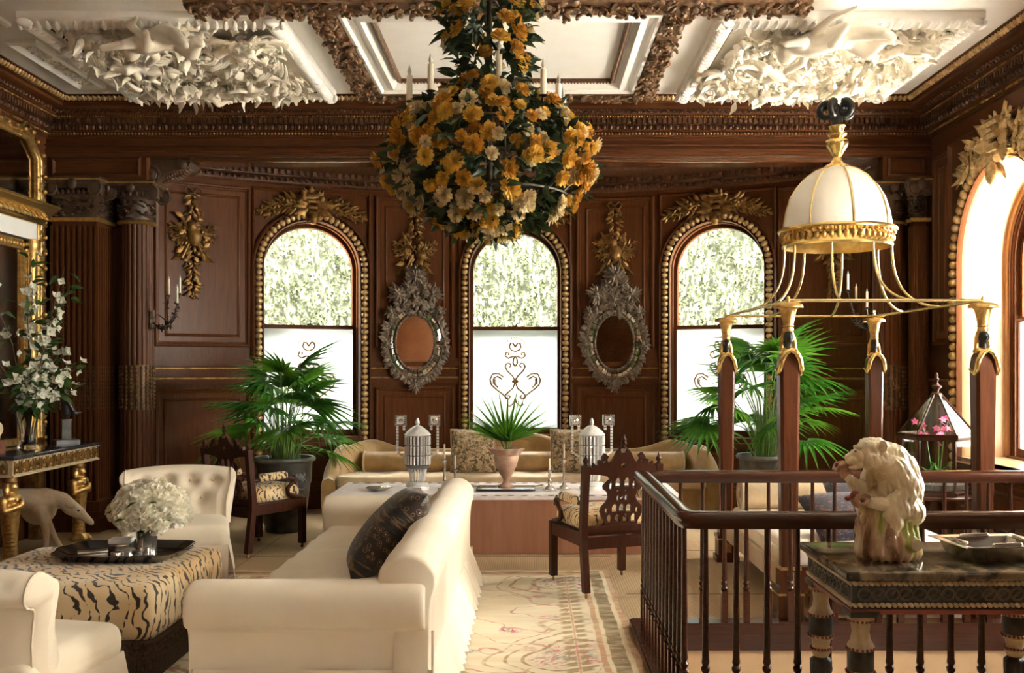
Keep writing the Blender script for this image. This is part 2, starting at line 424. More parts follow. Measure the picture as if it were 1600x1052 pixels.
simple('twig', (.09, .05, .028), (.15, .09, .05), .7, 0, 30)
simple('stem_green', (.09, .18, .03), (.16, .27, .05), .5, 0, 30)
simple('paint_blue', (.055, .048, .036), (.12, .10, .07), .4, 0, 20)
simple('paint_ivory', (.46, .36, .21), (.60, .49, .31), .4, 0, 14)
simple('paint_red', (.20, .045, .03), (.28, .07, .045), .4, 0, 14)
simple('frieze_blue', (.014, .011, .008), (.040, .032, .022), .4, 0, 30)
simple('paper_white', (.9, .9, .88), None, .6)
simple('stone_paving', (.50, .47, .42), (.60, .57, .52), .8, 0, 3)
simple('wall_outside', (.035, .04, .027), None, .9)
# floor coverings
def sisal():
    m, nt, p = newmat('sisal'); v = coords(nt)
    sx = nt.nodes.new('ShaderNodeSeparateXYZ'); nt.links.new(v, sx.inputs[0])
    w = mathn(nt, 'SINE', mathn(nt, 'MULTIPLY', sx.outputs[0], 330.0)); w2 = mathn(nt, 'SINE', mathn(nt, 'MULTIPLY', sx.outputs[1], 260.0))
    h = mathn(nt, 'ADD', mathn(nt, 'MULTIPLY', w, .6), mathn(nt, 'MULTIPLY', w2, .4))
    c = ramp(nt, mathn(nt, 'MULTIPLY_ADD', h, .25, .5), [(.2, (.34, .225, .115)), (.8, (.50, .36, .20))])
    c = mixc(nt, mathn(nt, 'MULTIPLY', noisen(nt, v, 2, 3), .3), c, (.30, .20, .11))
    nt.links.new(c, p.inputs['Base Color']); p.inputs['Roughness'].default_value = .8; bump(nt, p, h, .3, .004)
sisal()
def rugmat():
    m, nt, p = newmat('rug'); v = coords(nt)
    sx = nt.nodes.new('ShaderNodeSeparateXYZ'); nt.links.new(v, sx.inputs[0]); X, Y = sx.outputs[0], sx.outputs[1]
    base = ramp(nt, noisen(nt, coords(nt, (1, 4, 1)), 2.2, 4), [(.35, (.66, .565, .40)), (.65, (.75, .67, .52))])
    # worn flower clusters, scrolls and stems
    c = base
    wv = nt.nodes.new('ShaderNodeTexNoise'); wv.inputs['Scale'].default_value = 1.7; wv.inputs['Detail'].default_value = 1.0; nt.links.new(v, wv.inputs['Vector'])
    off = nt.nodes.new('ShaderNodeVectorMath'); off.operation = 'MULTIPLY_ADD'; nt.links.new(wv.outputs['Color'], off.inputs[0]); off.inputs[1].default_value = (.5, .5, 0); nt.links.new(v, off.inputs[2])
    wear0 = ramp(nt, noisen(nt, v, 16, 3), [(.36, (.15,)*3), (.55, (1,)*3)])
    vo = nt.nodes.new('ShaderNodeTexVoronoi'); vo.inputs['Scale'].default_value = .95; vo.inputs['Randomness'].default_value = .7; nt.links.new(off.outputs[0], vo.inputs['Vector']); D = vo.outputs['Distance']
    rings = ramp(nt, D, [(.0, (0,)*3), (.235, (0,)*3), (.245, (1,)*3), (.262, (1,)*3), (.272, (0,)*3), (.36, (0,)*3), (.366, (.9,)*3), (.385, (.9,)*3), (.392, (0,)*3), (.47, (0,)*3), (.476, (.7,)*3), (.488, (.7,)*3), (.495, (0,)*3)])
    c = mixc(nt, mixc(nt, 1, rings, wear0, 'MULTIPLY'), c, (.36, .23, .12))
    n = noisen(nt, off.outputs[0], 17, 2, .55, 1.0)
    fl = ramp(nt, n, [(.34, (.46, .06, .15)), (.41, (.66, .27, .27)), (.46, (.74, .60, .44)), (.53, (.72, .6, .44)), (.57, (.23, .38, .40)), (.62, (.40, .31, .15)), (.70, (.62, .26, .26))])
    c = mixc(nt, mixc(nt, 1, ramp(nt, D, [(.19, (1,)*3), (.23, (0,)*3)]), wear0, 'MULTIPLY'), c, fl)
    vo2 = nt.nodes.new('ShaderNodeTexVoronoi'); vo2.inputs['Scale'].default_value = 2.3; nt.links.new(off.outputs[0], vo2.inputs['Vector'])
    c = mixc(nt, mixc(nt, 1, ramp(nt, vo2.outputs['Distance'], [(.12, (1,)*3), (.20, (0,)*3)]), wear0, 'MULTIPLY'), c, fl)
    st2 = ramp(nt, mathn(nt, 'ABSOLUTE', mathn(nt, 'SUBTRACT', noisen(nt, v, 2.6, 1.5), .5)), [(.006, (1,)*3), (.014, (0,)*3)])
    c = mixc(nt, mixc(nt, 1, st2, wear0, 'MULTIPLY'), c, (.50, .24, .20))
    # borders, measured from the edges of the rug
    def edge(a0, sgn, span): return mathn(nt, 'MULTIPLY', mathn(nt, 'SUBTRACT', a0, span), sgn)
    ex = mathn(nt, 'MINIMUM', mathn(nt, 'SUBTRACT', RUG[1], X), mathn(nt, 'SUBTRACT', X, RUG[0]))
    ey = mathn(nt, 'MINIMUM', mathn(nt, 'SUBTRACT', RUG[3], Y), mathn(nt, 'SUBTRACT', Y, RUG[2]))
    e = mathn(nt, 'MINIMUM', ex, ey); ew = mathn(nt, 'MULTIPLY_ADD', noisen(nt, v, 5, 2), .03, mathn(nt, 'SUBTRACT', e, .015))
    wear = ramp(nt, noisen(nt, coords(nt, (1, 3, 1)), 5, 4), [(.35, (.55,)*3), (.6, (1,)*3)])
    bc = ramp(nt, ew, [(.0, (.47, .26, .14)), (.035, (.50, .29, .16)), (.04, (.68, .58, .40)), (.065, (.68, .58, .40)), (.07, (.21, .145, .065)), (.155, (.25, .17, .08)), (.16, (.66, .56, .38)), (.18, (.66, .56, .38)), (.185, (.50, .28, .15)), (.215, (.52, .30, .17)), (.22, (.68, .59, .42)), (.25, (.70, .6, .44))], 'LINEAR')
    bm_ = ramp(nt, e, [(.0, (1,)*3), (.225, (1,)*3), (.24, (0,)*3)])
    c = mixc(nt, mixc(nt, 1, bm_, wear, 'MULTIPLY'), c, bc)
    # leaf-spray border
    al = mathn(nt, 'FRACT', mathn(nt, 'MULTIPLY', mathn(nt, 'ADD', Y, mathn(nt, 'MULTIPLY', ex, .4)), 9.0))
    lf = ramp(nt, mathn(nt, 'ABSOLUTE', mathn(nt, 'SUBTRACT', al, .5)), [(.25, (1,)*3), (.34, (0,)*3)])
    band = ramp(nt, mathn(nt, 'ABSOLUTE', mathn(nt, 'SUBTRACT', ex, .345)), [(.006, (0,)*3), (.014, (1,)*3), (.06, (1,)*3), (.085, (0,)*3)])
    lm = mixc(nt, 1, mixc(nt, 1, lf, band, 'MULTIPLY'), wear, 'MULTIPLY')
    c = mixc(nt, lm, c, (.33, .24, .11))
    st = ramp(nt, mathn(nt, 'ABSOLUTE', mathn(nt, 'SUBTRACT', ex, .345)), [(.004, (1,)*3), (.008, (0,)*3)])
    c = mixc(nt, mathn(nt, 'MULTIPLY', st, .7), c, (.50, .22, .14))
    nt.links.new(c, p.inputs['Base Color']); p.inputs['Roughness'].default_value = .9; bump(nt, p, noisen(nt, coords(nt, (1, 6, 1)), 60, 2), .3, .003)
RUG = (-4.0, .618, 3.2, 8.0)
rugmat()
def panes():
    m, nt, p = newmat('pane_clear'); nt.nodes.remove(p); out = nt.nodes['Material Output']
    a = N(nt, 'ShaderNodeBsdfTransparent', Color=(.97, .99, .97, 1)); g = N(nt, 'ShaderNodeBsdfGlossy', Roughness=.03); mx = nt.nodes.new('ShaderNodeMixShader'); mx.inputs[0].default_value = .06
    nt.links.new(a.outputs[0], mx.inputs[1]); nt.links.new(g.outputs[0], mx.inputs[2]); nt.links.new(mx.outputs[0], out.inputs[0])
    m, nt, p = newmat('pane_frosted'); nt.nodes.remove(p); out = nt.nodes['Material Output']
    a = N(nt, 'ShaderNodeBsdfTranslucent', Color=(.235, .26, .295, 1)); t = N(nt, 'ShaderNodeBsdfTransparent', Color=(.95, .97, .98, 1)); mx = nt.nodes.new('ShaderNodeMixShader'); mx.inputs[0].default_value = .10
    nt.links.new(a.outputs[0], mx.inputs[1]); nt.links.new(t.outputs[0], mx.inputs[2]); nt.links.new(mx.outputs[0], out.inputs[0])
panes()
# ---------------------------------------------------------------- room shell
XL, XR, YB, YF, ZC = -4.86, 4.03, -3.5, 10.0, 4.275
XC, RB, YC = -.18, 6.13, 5.87                     # the bow of the window bay
TE = math.radians(40.3)
def bay(u, d, z): t = u/RB; return (XC+(RB-d)*math.sin(t), YC+(RB-d)*math.cos(t), z)
def wr(u, d, z): return (XR-d, u, z)
def wl(u, d, z): return (XL+d, u, z)
def wb(u, d, z): return (u, YB+d, z)
def arched_wall(mb, u0, u1, z1, wins, du=.09, back=-.45):
    us = set([u0, u1])
    n = int((u1-u0)/du)+1
    for i in range(n+1): us.add(u0+(u1-u0)*i/n)
    for cu, r, z0, zs in wins:
        us = {u for u in us if not (cu-r-1e-3 < u < cu+r+1e-3)}
        for k in range(25): us.add(cu-r*math.cos(PI*k/24))
    us = sorted(us)
    def q(a, b, za, zb, zc, zd):
        mb.add([(a,0,za),(b,0,zb),(b,0,zd),(a,0,zc)], [(0,1,2,3)])
        mb.add([(a,back,za),(b,back,zb),(b,back,zd),(a,back,zc)], [(3,2,1,0)])
    for a, b in zip(us, us[1:]):
        w = None
        for W_ in wins:
            if W_[0]-W_[1]-1e-4 <= a and b <= W_[0]+W_[1]+1e-4: w = W_
        if w is None: q(a, b, 0, 0, z1, z1)
        else:
            cu, r, z0, zs = w
            f = lambda u: zs+math.sqrt(max(0, r*r-(u-cu)**2))
            q(a, b, 0, 0, z0, z0); q(a, b, f(a), f(b), z1, z1)
    return mb
def archpts(cu, z0, zs, r, n=28):
    p = [(cu-r, z0)]+[(cu-r, z0+(zs-z0)*k/6) for k in range(1, 6)]
    p += [(cu-r*math.cos(PI*k/n), zs+r*math.sin(PI*k/n)) for k in range(n+1)]
    return p+[(cu+r, zs-(zs-z0)*k/6) for k in range(1, 7)]
def arch_strip(mb, cu, z0, zs, prof):
    rings = [[(u, d, z) for u, z in archpts(cu, z0, zs, r)] for r, d in prof]
    return mb.loft(rings, closed=False, cap=False)
def rect_strip(mb, u0, u1, z0, z1, prof, n=6):
    """picture-frame moulding: prof = [(inset, d)]"""
    rings = []
    for i, d in prof:
        a, b, c, e = u0+i, u1-i, z0+i, z1-i; L = []
        for k in range(n): L.append((a+(b-a)*k/n, d, c))
        L.append((b, d, c)); L.append((b, d, e))
        for k in range(1, n): L.append((b-(b-a)*k/n, d, e))
        L.append((a, d, e)); rings.append(L)
    return mb.loft(rings, closed=True, cap=False)
def head_strip(mb, u0, u1, z0, z1, prof, n=10):
    rings = []
    for i, d in prof:
        a, b, e = u0+i, u1-i, z1-i
        rings.append([(a, d, z0), (a, d, e)]+[(a+(b-a)*k/n, d, e) for k in range(1, n)]+[(b, d, e), (b, d, z0)])
    return mb.loft(rings, closed=False, cap=False)
def panel(fn, parent, u0, u1, z0, z1, m='wood_panel', raised=True, w=.05):
    mb = MB(fn)
    rect_strip(mb, u0, u1, z0, z1, [(0, 0), (0, .022), (.012, .034), (w*.55, .03), (w*.7, .014), (w, .010), (w*1.1, .002)])
    i = w*1.1; n = 6
    mb.add([(u0+i+(u1-u0-2*i)*k/n, .003, z) for z in (z0+i, z1-i) for k in range(n+1)], [(k, k+1, n+2+k, n+1+k) for k in range(n)])
    if raised:
        i2 = w*2.2
        if u1-u0 > 2*i2+.12: rect_strip(mb, u0+i2, u1-i2, z0+i2, z1-i2, [(0, .003), (.01, .014), (.02, .016), (.028, .008), (.034, .005)])
    return mb.build('panel', m, parent, 40)
# floor with the stairwell cut out of it
SX0, SX1, SY0, SY1 = .74, 3.62, 4.52, 6.14
mb = MB()
for x0, x1, y0, y1 in ((XL-.3, XR+.3, YB, SY0), (XL-.3, SX0, SY0, SY1), (SX1, XR+.3, SY0, SY1), (XL-.3, XR+.3, SY1, 12.4)):
    mb.bb(x0, x1, y0, y1, -.3, 0)
floor = struct(mb.build('floor', 'sisal', None, 0))
mb = MB()
mb.bb(SX0-.03, SX0+.01, SY0, SY1, -2.9, -.08); mb.bb(SX1-.01, SX1+.03, SY0, SY1, -2.9, -.01)
mb.bb(SX0-.03, SX1+.03, SY0-.03, SY0+.01, -2.9, -.08); mb.bb(SX0-.03, SX1+.03, SY1-.01, SY1+.03, -2.9, -.08); mb.bb(SX0-.05, SX1+.05, SY0-.05, SY1+.05, -3.0, -2.9)
o = struct(mb.build('wall_stairwell', 'plaster_tan', None, 0))
for i in range(12):
    s = MB().bb(SX1-.28*(i+1), SX1-.28*i, SY0, SY1, -2.9, -.4-.2*i).build('stair_step', 'wood_rail', o, 0) if i < 10 else None
# --- bay wall with three arched windows
UB = RB*TE; WU = RB*math.radians(22.5)
BW = [(c, .57, .80, 2.78) for c in (-WU, 0, WU)]
wall_back = struct(arched_wall(MB(bay), -UB, UB, 4.06, BW).build('wall_back', 'wood', None, 30))
mb = MB(); mb.bb(XL-.3, bay(-UB, 0, 0)[0]+.05, 10.5, 10.95, 0, 4.3); mb.bb(bay(UB, 0, 0)[0]-.05, XR+.3, 10.5, 10.95, 0, 4.3)
mb.build('return_wall', 'wood', wall_back, 0)
MB().bb(-4.5, 4.2, 10.53, 12.5, 4.05, 4.11).build('bay_soffit', 'wood', wall_back, 0)
for a, b in ((-UB+.16, -WU-.70), (WU+.70, UB-.16), (-WU+.735, -.735), (.735, WU-.735)):
    panel(bay, wall_back, a, b, 1.86, 3.66); panel(bay, wall_back, a, b, .34, 1.40, w=.045)
for c in (-WU, 0, WU): panel(bay, wall_back, c-.6, c+.6, .26, .66, w=.035)
for a, b in ((-WU-.70, -WU+.70), (-.70, .70), (WU-.70, WU+.70)):     # flat frame round each arch head
    mb = MB(bay); head_strip(mb, a+.02, b-.02, 2.80, 3.68, [(0, 0), (0, .02), (.015, .03), (.03, .012), (.036, 0)]); mb.build('panel_moulding', 'wood_panel', wall_back, 40)
def hband(mb, z0, z1, d, segs, nx=10):
    for a, b in segs: mb.bb(a, b, -.01, d, z0, z1, nx=nx)
gaps = [(-UB, -WU-.68), (-WU+.68, -.68), (.68, WU-.68), (WU+.68, UB)]
mb = MB(bay); hband(mb, 1.44, 1.50, .045, gaps); hband(mb, 1.645, 1.70, .05, gaps); hband(mb, 1.70, 1.74, .03, gaps); hband(mb, 1.53, 1.60, .018, gaps)
mb.build('dado_rail', 'wood_x', wall_back, 0)
mb = MB(bay); hband(mb, 1.505, 1.522, .04, gaps); hband(mb, 1.615, 1.630, .035, gaps); mb.build('gilt_fillet', 'gilt_dark', wall_back, 0)
mb = MB(bay); hband(mb, 0, .22, .06, [(-UB, UB)], 40); hband(mb, .22, .26, .04, [(-UB, UB)], 40); struct(mb.build('baseboard_back', 'wood_x', None, 0))
mb = MB(bay)                                       # bay cornice
mb.loft([[(u, d, z) for d, z in ((0, 3.72), (.03, 3.74), (.03, 3.79), (.10, 3.81), (.10, 3.86), (.16, 3.90), (.26, 3.93), (.30, 3.99), (.32, 4.04))] for u in [-UB+2*UB*i/40 for i in range(41)]], closed=False, cap=False)
n = int(2*UB/.075)
for i in range(n): u = -UB+.075*(i+.5); mb.box(u, .11, 3.845, .042, .07, .05); mb.ell((u, .06, 3.775), (.022, .03, .022), seg=6, rings=4)
struct(mb.build('trim_1', 'wood_carved', None, 30))
# --- bay windows
def sash_window(idx, fn, cu, z0, zs, rg, dg, meet, prof_wood, gold, zg0, wood='wood', pale=False, orn=True, beadp=.066, lift=True):
    win = bpy.data.objects.new('window_%d' % idx, None); COL.objects.link(win); struct(win)
    mb = MB(fn); arch_strip(mb, cu, z0, zs, prof_wood)
    sw = max(r for r, d in prof_wood)
    mb.bb(cu-sw, cu+sw, dg-.04, prof_wood[0][1]+.02, z0-.06, z0, nx=6); mb.bb(cu-sw-.03, cu+sw+.03, -.02, .09, z0-.10, z0-.055, nx=6)
    mb.build('window_casing', wood, win, 40)
    r0, r1, dd = gold                                        # carved gilt arch: a row of bands
    mb = MB(fn)
    L1, L2 = zs-zg0, PI*(r0+r1)/2
    nb = int((2*L1+L2)/beadp); rm, hw = (r0+r1)/2, (r1-r0)/2
    for i in range(nb):
        s = (i+.5)*(2*L1+L2)/nb
        if s < L1: c = (cu-rm, zg0+s); a = 0
        elif s < L1+L2: a = (s-L1)/L2*PI; c = (cu-rm*math.cos(a), zs+rm*math.sin(a)); 
        else: c = (cu+rm, zs-(s-L1-L2)); a = PI
        # disc-shaped bead, axis along the arch
        k = 1 if i % 3 else .84
        M = Matrix.Translation((c[0], dd, c[1])) @ Matrix.Rotation(a if L1 <= s <= L1+L2 else 0, 4, 'Y')
        mb.ell((0, 0, 0), (hw*1.0*k, hw*.8*k, beadp*.50), M, 8, 5)
    mb.build('bead_moulding', 'gilt_soft', win, 60)
    mb = MB(fn); arch_strip(mb, cu, zg0, zs, [(r1+.035, 0), (r1+.035, .03), (r1+.015, .045), (r1, .03), (r1-.005, .012), (r0+.005, .012), (r0, .03), (r0-.012, .034), (r0-.02, .01), (r0-.02, -.05)]); mb.build('arch_moulding', wood, win, 40)
    # sashes
    w = .045
    mb = MB(fn); arch_strip(mb, cu, meet, zs, [(rg+w, dg-.02), (rg+w, dg+.025), (rg, dg+.03), (rg-.008, dg), (rg-.008, dg-.03), (rg+w, dg-.03)])
    mb.bb(cu-rg-w, cu+rg+w, dg-.02, dg+.03, meet-.012, meet+.018, nx=4); up = mb.build('upper_sash', wood, win, 40)
    f = MB(fn); pts = [(u, dg, z) for u, z in archpts(cu, meet, zs, rg)]
    f.add(pts+[(cu, dg, zs)], [(i, i+1, len(pts)) for i in range(len(pts)-1)]+[(len(pts)-1, 0, len(pts))]); f.build('pane', 'pane_clear', up, 0)
    mb = MB(fn); dl = dg+.045
    for a, b, c, e in ((cu-rg-w, cu-rg, z0, meet), (cu+rg, cu+rg+w, z0, meet)): mb.bb(a, b, dl-.02, dl+.02, c, e)
    mb.bb(cu-rg, cu+rg, dl-.02, dl+.02, z0, z0+.075, nx=4); mb.bb(cu-rg, cu+rg, dl-.02, dl+.022, meet-.03, meet+.006, nx=4)
    lo = mb.build('lower_sash', wood, win, 0)
    f = MB(fn); f.add([(cu-rg+2*rg*k/4, dl, z) for z in (z0+.07, meet-.02) for k in range(5)], [(k, k+1, 6+k, 5+k) for k in range(4)]); f.build('pane', 'pane_frosted', lo, 0)
    if lift:
        g = MB(fn); g.tube([(cu-.06, dl+.03, z0+.045), (cu-.03, dl+.05, z0+.03), (cu+.03, dl+.05, z0+.03), (cu+.06, dl+.03, z0+.045)], .008, 6); g.build('sash_lift', 'gilt', lo)
        g = MB(fn); g.box(cu, dl+.02, meet+.022, .05, .03, .02); g.ell((cu+.015, dl+.02, meet+.04), .012, seg=6, rings=4); g.build('sash_lock', 'iron', lo)
    if orn:
        g = MB(fn); T = dl+.012; cz = z0+.62; K = .92
        def sp(*a, **k):
            p = spiral(*a, **k); g.tube([(cu+K*x, T, cz+K*z) for x, z in p], .0095, 4)
        for s in (1, -1):
            def q(pts): g.tube([(cu+s*K*x, T, cz+K*z) for x, z in pts], .0095, 4)
            q([(0, .02), (.03, .09), (.10, .16), (.13, .22), (.11, .26), (.07, .26), (.055, .23), (.08, .21)])
            q([(0, .02), (.03, -.07), (.10, -.13), (.135, -.17), (.12, -.21), (.08, -.21), (.065, -.18), (.09, -.16)])
            q([(0, .42), (.05, .44), (.075, .48), (.06, .53), (.03, .53), (0, .48)])
            q([(0, .22), (.03, .27), (.02, .33), (0, .36)])
            q([(.02, .36), (.09, .33), (.13, .36), (.115, .41), (.08, .40), (.085, .37)])
            q([(.15, .08), (.22, .13), (.29, .12), (.325, .05), (.31, -.02), (.25, -.08), (.17, -.14), (.10, -.21)])
            q([(.17, .05), (.23, .09), (.28, .06), (.28, .0), (.22, -.06)])
            q([(0, -.2), (.02, -.27), (.07, -.31), (.10, -.29), (.09, -.26)])
            for a in range(6):
                b = .35+a*.22; g.ell((cu+s*K*(.14*math.cos(b)), T, cz+K*(.46+.14*math.sin(b))), (.006, .004, .012), seg=5, rings=3)
            for a in range(4):
                b = -.5+a*.35; g.ell((cu+s*K*(.22+.045*math.cos(b)), T, cz+K*(.02+.045*math.sin(b))), (.014, .004, .008), seg=5, rings=3)
        for a in range(4): g.ell((cu+.022*math.cos(PI/2*a), T, cz+.02+.022*math.sin(PI/2*a)), (.018, .004, .018), seg=6, rings=4)
        g.build('etched_ornament', 'gilt_dark', lo, 60)
    return win
bw_prof = [(.57, .012), (.57, -.05), (.555, -.06), (.555, -.11), (.575, -.115), (.54, -.13), (.54, -.20), (.56, -.205), (.56, -.30)]
for i, c in enumerate((-WU, 0, WU)):
    sash_window(i+1, bay, c, .82, 2.78, .50, -.25, 2.115, bw_prof, (.565, .655, .03), .5)
    t = c/RB; p = bay(c, -.5, 1.95)
    portal(p[0], p[1], 2.05, 1.05, 2.5, PI-t)
# --- side and rear walls
RW = [(c, .84, .80, 2.60) for c in (8.5, 5.0, -2.35)]  # last window is unseen, added behind the camera as front fill light
wall_right = struct(arched_wall(MB(wr), YB, 10.6, 4.3, RW, .6, -.75).build('wall_right', 'wood', None, 30))
rw_prof = [(.84, .0), (.82, -.03), (.815, -.06)]
for i, w in enumerate(RW):
    win = sash_window(4+i, wr, w[0], .82, 2.60, .60, -.50, 2.08, [(.70, -.40), (.72, -.42), (.70, -.44), (.68, -.44), (.68, -.49), (.65, -.50), (.65, -.56)], (.845, .965, .03), .5, 'wood', orn=(i == 0), beadp=.085, lift=(i == 0))
    if True:
        mb = MB(wr); arch_strip(mb, w[0], .80, 2.60, [(.84, 0), (.82, -.02), (.815, -.06), (.79, -.34), (.79, -.40), (.74, -.40), (.735, -.43), (.70, -.42)])
        mb.bb(w[0]-.82, w[0]+.82, -.45, 0, .76, .80); mb.build('window_reveal', 'wood_pale', win, 40)
    portal(XR+.72, w[0], 1.95, 1.35, 2.6, PI/2)
for a, b in ((9.52, 9.92), (7.3, 6.2), (3.7, 1.7), (1.4, -.9)):
    a, b = min(a, b), max(a, b)
    panel(wr, wall_right, a, b, 1.86, 3.72); panel(wr, wall_right, a, b, .34, 1.40)
panel(wr, wall_right, 7.62, 9.40, .24, .66, w=.04)
mb = MB(wr); head_strip(mb, 7.45, 9.55, 2.62, 3.78, [(0, 0), (0, .02), (.02, .035), (.04, .012), (.05, 0)]); mb.build('panel_moulding', 'wood_panel', wall_right, 40)
mb = MB(wr); rg_ = [(9.48, 10.0), (6.0, 7.52), (-1.3, 4.0)]
hband(mb, 1.44, 1.50, .045, rg_, 1); hband(mb, 1.645, 1.74, .045, rg_, 1); mb.build('dado_rail', 'wood', wall_right, 0)
mb = MB(wr); hband(mb, 1.505, 1.522, .04, rg_, 1); mb.build('gilt_fillet', 'gilt_dark', wall_right, 0)
mb = MB(wr); mb.bb(YB, 10.5, 0, .05, 0, .22); struct(mb.build('baseboard_right', 'wood', None, 0))
wall_left = struct(MB(wl).bb(YB, 10.6, -.3, 0, 0, 4.3).build('wall_left', 'wood', None, 0))
panel(wl, wall_left, 9.72, 9.95, .3, 3.6); panel(wl, wall_left, 5.6, 6.9, 1.86, 3.7); panel(wl, wall_left, 5.6, 6.9, .34, 1.4); panel(wl, wall_left, 3.2, 5.2, 1.86, 3.7)
mb = MB(wl); mb.bb(YB, 10.5, 0, .05, 0, .22); struct(mb.build('baseboard_left', 'wood', None, 0))
wall_rear = struct(MB(wb).bb(XL-.3, XR+.3, -.3, 0, 0, 4.3).build('wall_rear', 'wood', None, 0))
for a in (-4.4, -2.3, -.2, 1.9): panel(wb, wall_rear, a, a+1.8, 1.86, 3.7); panel(wb, wall_rear, a, a+1.8, .34, 1.4)
# --- header beam over the bay and main cornice
hb = MB(); hb.bb(XL, XR, YF, 10.52, 3.76, 4.3); hb.bb(XL, XR, 9.985, YF, 3.775, 3.80); hb.bb(XL, XR, 9.975, YF, 3.80, 3.825); hb.bb(XL, XR, 9.965, YF, 3.855, 3.872)
trim2 = struct(hb.build('trim_2', 'wood_x', None, 0))
MB().bb(-3.86, 3.55, 9.995, 10.5, 3.745, 3.76).build('polished_soffit', 'wood_soffit', trim2, 0)
MB().tube([(-3.4, 10.10, 3.748), (3.1, 10.10, 3.748)], .034, 20).build('highlight_bead', 'wood_soffit', trim2, 60)  # glossy bead added under the beam to catch the windows as a bright strip
for s, x0, x1 in ((-1, XL, -3.86), (1, 3.55, XR)):
    mb = MB(lambda u, d, z: (u, YF-d, z)); mb.bb(x0, x1, -.45, -.02, 3.53, 3.77); rect_strip(mb, x0+.05, x1-.05, 3.555, 3.745, [(0, -.02), (0, 0), (.02, .012), (.035, -.005), (.04, -.015)]); mb.build('panel', 'wood_x', trim2, 40)
CP = [(XL, YB), (XL, YF), (XR, YF), (XR, YB)]
def corn(o, z): return (XL+o, YF-o, XR-o, z)
mb = MB()
prof = [(0, 3.935), (.03, 3.94), (.03, 3.95), (.04, 3.952), (.05, 3.99), (.07, 3.995), (.075, 4.0), (.08, 4.05), (.115, 4.052), (.115, 4.10), (.165, 4.102), (.17, 4.125), (.19, 4.128), (.20, 4.15), (.24, 4.172), (.30, 4.176), (.315, 4.18), (.315, 4.212), (.335, 4.215), (.34, 4.23), (.385, 4.262), (.40, 4.265), (.40, 4.29)]
rings = []
for o, z in prof: rings.append([(XL+o, YB, z), (XL+o, YF-o, z), (XR-o, YF-o, z), (XR-o, YB, z)])
mb.loft(rings, closed=False, cap=False)
trim3 = struct(mb.build('trim_3', 'wood_x', None, 30))
def along(pitch, off, ymin=6.4):
    """points along left wall, back beam and right wall at offset off: (pos, direction angle)"""
    out = []
    n = int((YF-off-ymin)/pitch)
    for i in range(n): out.append(((XL+off, YF-off-pitch*(i+.5)), -PI/2)); out.append(((XR-off, YF-off-pitch*(i+.5)), PI/2))
    n = int((XR-XL-2*off)/pitch)
    for i in range(n): out.append(((XL+off+pitch*(i+.5), YF-off), PI))
    return out
def row(name, m, pitch, off, z, shape, smooth=60):
    mb = MB()
    for (x, y), a in along(pitch, off): shape(mb, TR(x, y, z, 0, 0, a))
    return mb.build(name, m, trim3, smooth)
# local frame of each piece: +y points out into the room
row('bead_row', 'gilt_dark', .034, .052, 3.972, lambda m, M: m.ell((0,0,0), (.013, .013, .014), M, 6, 4))
row('egg_row', 'wood_carved', .066, .085, 4.024, lambda m, M: (m.ell((0,.01,0), (.020, .022, .026), M, 8, 5), m.box(.033, .008, 0, .008, .02, .046, M)))
row('dentil_row', 'wood_carved', .050, .118, 4.076, lambda m, M: m.box(0, .018, 0, .030, .044, .048, M), 0)
row('rope_row', 'gilt_dark', .026, .175, 4.113, lambda m, M: m.ell((0,0,0), (.011, .010, .012), M, 6, 4))
row('leaf_cove', 'wood_carved', .058, .215, 4.152, lambda m, M: (m.ell((0,.0,0), (.022, .018, .020), M, 6, 4), m.ell((.02,.015,.008), (.011, .014, .010), M, 5, 4), m.ell((-.018,.012,-.008), (.010, .014, .010), M, 5, 4)))
row('leaf_edge', 'gilt_soft', .050, .365, 4.243, lambda m, M: (m.ell((0,0,0), (.019, .016, .030), M @ TR(rx=-.7), 7, 5), m.ell((.025,0,.0), (.007, .012, .024), M @ TR(rx=-.7), 5, 4)))
# --- ceiling
ceiling = struct(MB().bb(XL-.3, XR+.3, YB, 12.6, 4.275, 4.6).build('ceiling', 'plaster', None, 0))
def flip(u, d, z): return (u, z, ZC-d)             # ceiling space: u = x, z = y, d = down
def frame_c(name, x0, x1, y0, y1, prof, m, n=2):
    mb = MB(flip); rect_strip(mb, x0, x1, y0, y1, prof, n); return mb.build(name, m, ceiling, 40)
# middle compartment
frame_c('moulding', -1.42, .98, 7.30, 9.42, [(0, 0), (0, .05), (.03, .06), (.05, .035), (.09, .03), (.12, .05), (.15, .055), (.17, .03), (.19, .0)], 'plaster')
frame_c('bead_frame', -1.215, .775, 7.48, 9.13, [(0, 0), (0, .025), (.02, .034), (.04, .028), (.045, .0)], 'wood_carved')
mb = MB(flip)
for x0, x1, y0, y1, n in ((-1.185, .745, 9.10, 9.10, 66), (-1.185, -1.185, 7.5, 9.1, 54), (.745, .745, 7.5, 9.1, 54)):
    for i in range(n): mb.ell((x0+(x1-x0)*(i+.5)/n, .036, y0+(y1-y0)*(i+.5)/n), (.011, .012, .011), seg=6, rings=4)
mb.build('bead_row', 'carved_beam', ceiling, 60)
